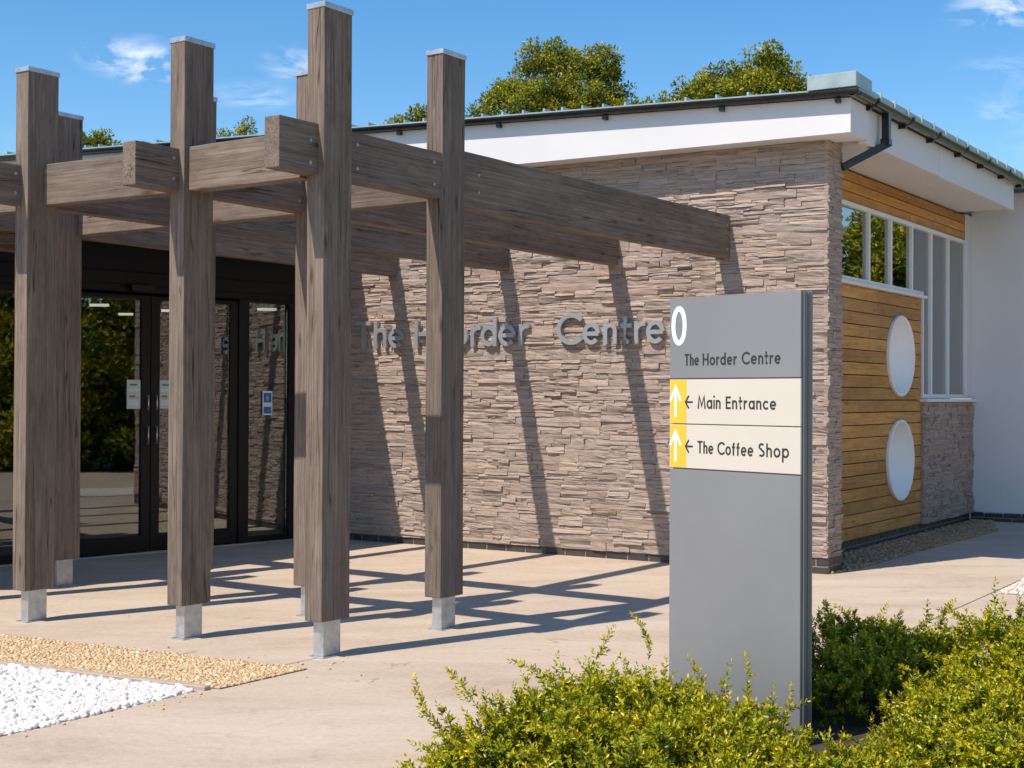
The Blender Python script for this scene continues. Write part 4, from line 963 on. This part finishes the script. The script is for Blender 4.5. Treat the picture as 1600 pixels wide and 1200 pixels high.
# trees: tapered trunk, limbs, leaf clumps through the crown
def tree_crown(lobes, seed, clump_r=.42, leaf=.15, dens=1.0):
    r = np.random.default_rng(seed); A = [[] for _ in range(5)]; cent = []
    for (x, y, z, rad) in lobes:
        n = int(dens*62*rad**2)
        for i in range(n):
            d = unit(r.normal(0, 1, 3)); q = rad*(r.random()**.28); c = np.array([x, y, z])+d*q*np.array([1, 1, .9]); cr_ = clump_r*r.uniform(.55, 1.1)
            m_ = int(85*(cr_/clump_r)**1.5)+8; dd = unit(r.normal(0, 1, (m_, 3))); rr_ = cr_*r.random((m_, 1))**.45; p = c+dd*rr_*np.array([1, 1, .85])
            out = unit(dd+np.array([0, 0, .25])+r.normal(0, .5, (m_, 3)))
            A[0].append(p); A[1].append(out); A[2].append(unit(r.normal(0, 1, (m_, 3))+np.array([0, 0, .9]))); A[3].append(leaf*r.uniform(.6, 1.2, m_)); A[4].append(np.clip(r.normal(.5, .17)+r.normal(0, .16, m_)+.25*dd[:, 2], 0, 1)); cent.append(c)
    P, D, N, Ln, T = [np.concatenate(a) for a in A]; return leaf_quads(P, D, N, Ln, Ln*.55, T), cent
def tree(name, x, y, lobes, seed, label, hgt, group=None, trunk_r=.18, clump_r=.42, leaf=.15, dens=1.0):
    t = empty(name, mat((x, y, -.02)), label, 'tree', group)
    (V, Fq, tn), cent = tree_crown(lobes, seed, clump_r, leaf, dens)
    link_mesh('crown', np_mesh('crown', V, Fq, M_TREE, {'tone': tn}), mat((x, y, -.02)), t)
    bm = bmesh.new(); r = random.Random(seed); base = Vector((0, 0, 0)); zs = hgt*.62
    cyl(bm, (0, 0, 0), (.05, 0, zs*.5), trunk_r, 9, trunk_r*.75); cyl(bm, (.05, 0, zs*.5-.02), (0, .05, zs), trunk_r*.74, 9, trunk_r*.45)
    for (lx, ly, lz, rad) in lobes:
        cyl(bm, (.0, .03, zs*r.uniform(.6, .95)), (lx*.8, ly*.8, lz-rad*.1), trunk_r*.32, 6, trunk_r*.1)
        for c in r.sample(cent, min(8, len(cent))):
            if (Vector(c)-Vector((lx, ly, lz))).length < rad*1.2: cyl(bm, (lx*.6, ly*.6, lz-rad*.4), c, trunk_r*.13, 5, trunk_r*.04)
    bm_obj('trunk', bm, M_BARK, mat((x, y, -.02)), t); return t
G_T = 'trees beyond the roof'
tree('oak_tree', 1.0, 34, [(-2.0, 0, 7.9, .45), (-1.75, 0, 8.25, .42), (-1.35, -.2, 8.55, .45), (-1.0, 0, 8.95, .42), (-.55, .3, 9.3, .50), (-.35, 0, 9.8, .42), (.15, .1, 9.85, .42), (.35, -.2, 9.35, .50), (.85, .2, 9.6, .40), (1.2, 0, 9.75, .36), (1.35, .2, 9.2, .50), (1.6, -.1, 8.7, .45), (1.65, 0, 8.25, .42), (.6, -.5, 8.8, .55), (-.2, -.6, 8.75, .55), (-.8, -.6, 8.3, .55), (.2, -.7, 8.2, .6), (1.0, -.6, 8.2, .6), (0, 0, 7.4, 1.5)], 51,
     'broad yellow green tree rising above the middle of the roof edge', 9.5, clump_r=.25, leaf=.09, dens=1.7)
tree('oak_tree', 5.2, 34, [(1.1, 0, 9.85, .36), (.75, .1, 9.6, .38), (1.3, -.2, 9.35, .45), (.7, -.2, 9.1, .50), (.1, .1, 9.3, .42), (-.45, 0, 9.2, .40), (-.85, .1, 9.0, .36), (-1.3, .1, 8.75, .30), (1.75, .1, 9.0, .42), (1.95, 0, 8.7, .36), (-1.75, 0, 8.5, .36), (-2.15, 0, 8.15, .36), (-2.5, 0, 8.0, .30), (-1.9, -.2, 8.0, .5), (-.1, -.5, 8.6, .55), (.8, -.6, 8.55, .6), (1.6, -.4, 8.3, .5), (-1.0, -.3, 8.3, .5), (.4, -.3, 9.0, .5), (1.5, -.2, 8.9, .45), (-.6, -.2, 8.75, .45), (2.1, 0, 8.35, .45), (-2.7, 0, 7.75, .4), (0, 0, 7.6, 1.3)], 52,
     'darker lobed tree above the roof between the broad tree and the green roof box', 9.3, clump_r=.25, leaf=.09, dens=1.7)
tree('small_tree', -2.55, 34, [(-.15, 0, 7.95, .38), (.3, 0, 8.25, .42), (0, 0, 7.4, .6)], 53, 'small tree top showing above the roof left of the broad tree', 8.2, trunk_r=.1, clump_r=.22, leaf=.09, dens=2.2)
tree('small_tree', -10.25, 34, [(-.2, 0, 7.6, .38), (.25, 0, 7.55, .40), (0, 0, 7.0, .7)], 54, 'bushy tree top between the two left hand posts, above the roof', 7.6, trunk_r=.1, clump_r=.2, leaf=.085, dens=2.4)
tree('small_tree', -12.6, 34, [(0, 0, 6.9, .4), (.25, 0, 7.1, .25)], 55, 'tree top at the far left edge beside the first post', 7.0, trunk_r=.1, clump_r=.2, leaf=.085, dens=2.2)
tree('small_tree', -6.75, 34, [(-.3, 0, 7.7, .3), (.25, 0, 8.0, .26), (0, 0, 7.3, .5)], 56, 'sparse twiggy tree top right of the second post', 8.0, trunk_r=.07, clump_r=.16, leaf=.07, dens=1.8)
tree('small_tree', 9.35, 34, [(0, 0, 8.15, .3), (-.1, 0, 7.7, .4)], 57, 'tree top just right of the green roof box', 8.0, trunk_r=.08, clump_r=.18, leaf=.08, dens=2.2)
# trees that stand right of the frame and show in the door glass and the side windows
G_R = 'garden trees opposite the entrance'
def garden_tree(x, y, s, seed, label):
    lob = [(.6*s, 1.0*s, .8, 1.0), (-.9*s, -1.0*s, .8, 1.1), (-1.0*s, .6*s, .7, .9), (0, 0, 3.3*s, 1.5*s), (.9*s, .3*s, 2.5*s, 1.2*s), (-.9*s, -.2*s, 2.3*s, 1.2*s), (.1, .7*s, 1.5*s, 1.2*s), (-.2, -.8*s, 1.3*s, 1.15*s), (.5*s, -.2*s, 4.3*s, .9*s)]
    return tree('garden_tree', x, y, lob, seed, label, 4.2*s, G_R, trunk_r=.13*s, clump_r=.36, leaf=.15, dens=.8)
garden_tree(12.5, 9.9, 1.05, 61, 'bushy garden tree nearest the entrance line'); garden_tree(13.5, 12.6, 1.15, 62, 'bushy garden tree second along the line'); garden_tree(13.0, 7.4, 1.0, 63, 'bushy garden tree at the near end of the line')
garden_tree(16.5, 25.5, 1.1, 64, 'large garden tree beyond the white return wall'); garden_tree(20.5, 28.5, 1.25, 65, 'tallest garden tree far beyond the white return wall'); garden_tree(19.5, 21.0, .95, 66, 'garden tree standing right of the white return wall')

# gravel strip at the foot of the timber wall
gq = lambda x, y: tuple(ground_pt(x, y)[:2])
gp = [P2(ME, .0, -.02), P2(ME, .36, -.01), P2(MS, .0, -.02), P2(MS, 4.54, -.02), P2(MB, .25, -.03), gq(1560, 829.5), gq(1440, 861), gq(1355, 885), gq(1325, 894)]
poly_sheet('side_gravel_base', gp, .0035, M_BROWNG)
gravel('brown_gravel', gp, .034, .027, M_BROWNG, 'strip of mixed brown gravel along the foot of the timber clad wall', 1, z=.004)

scene.render.engine = 'CYCLES'
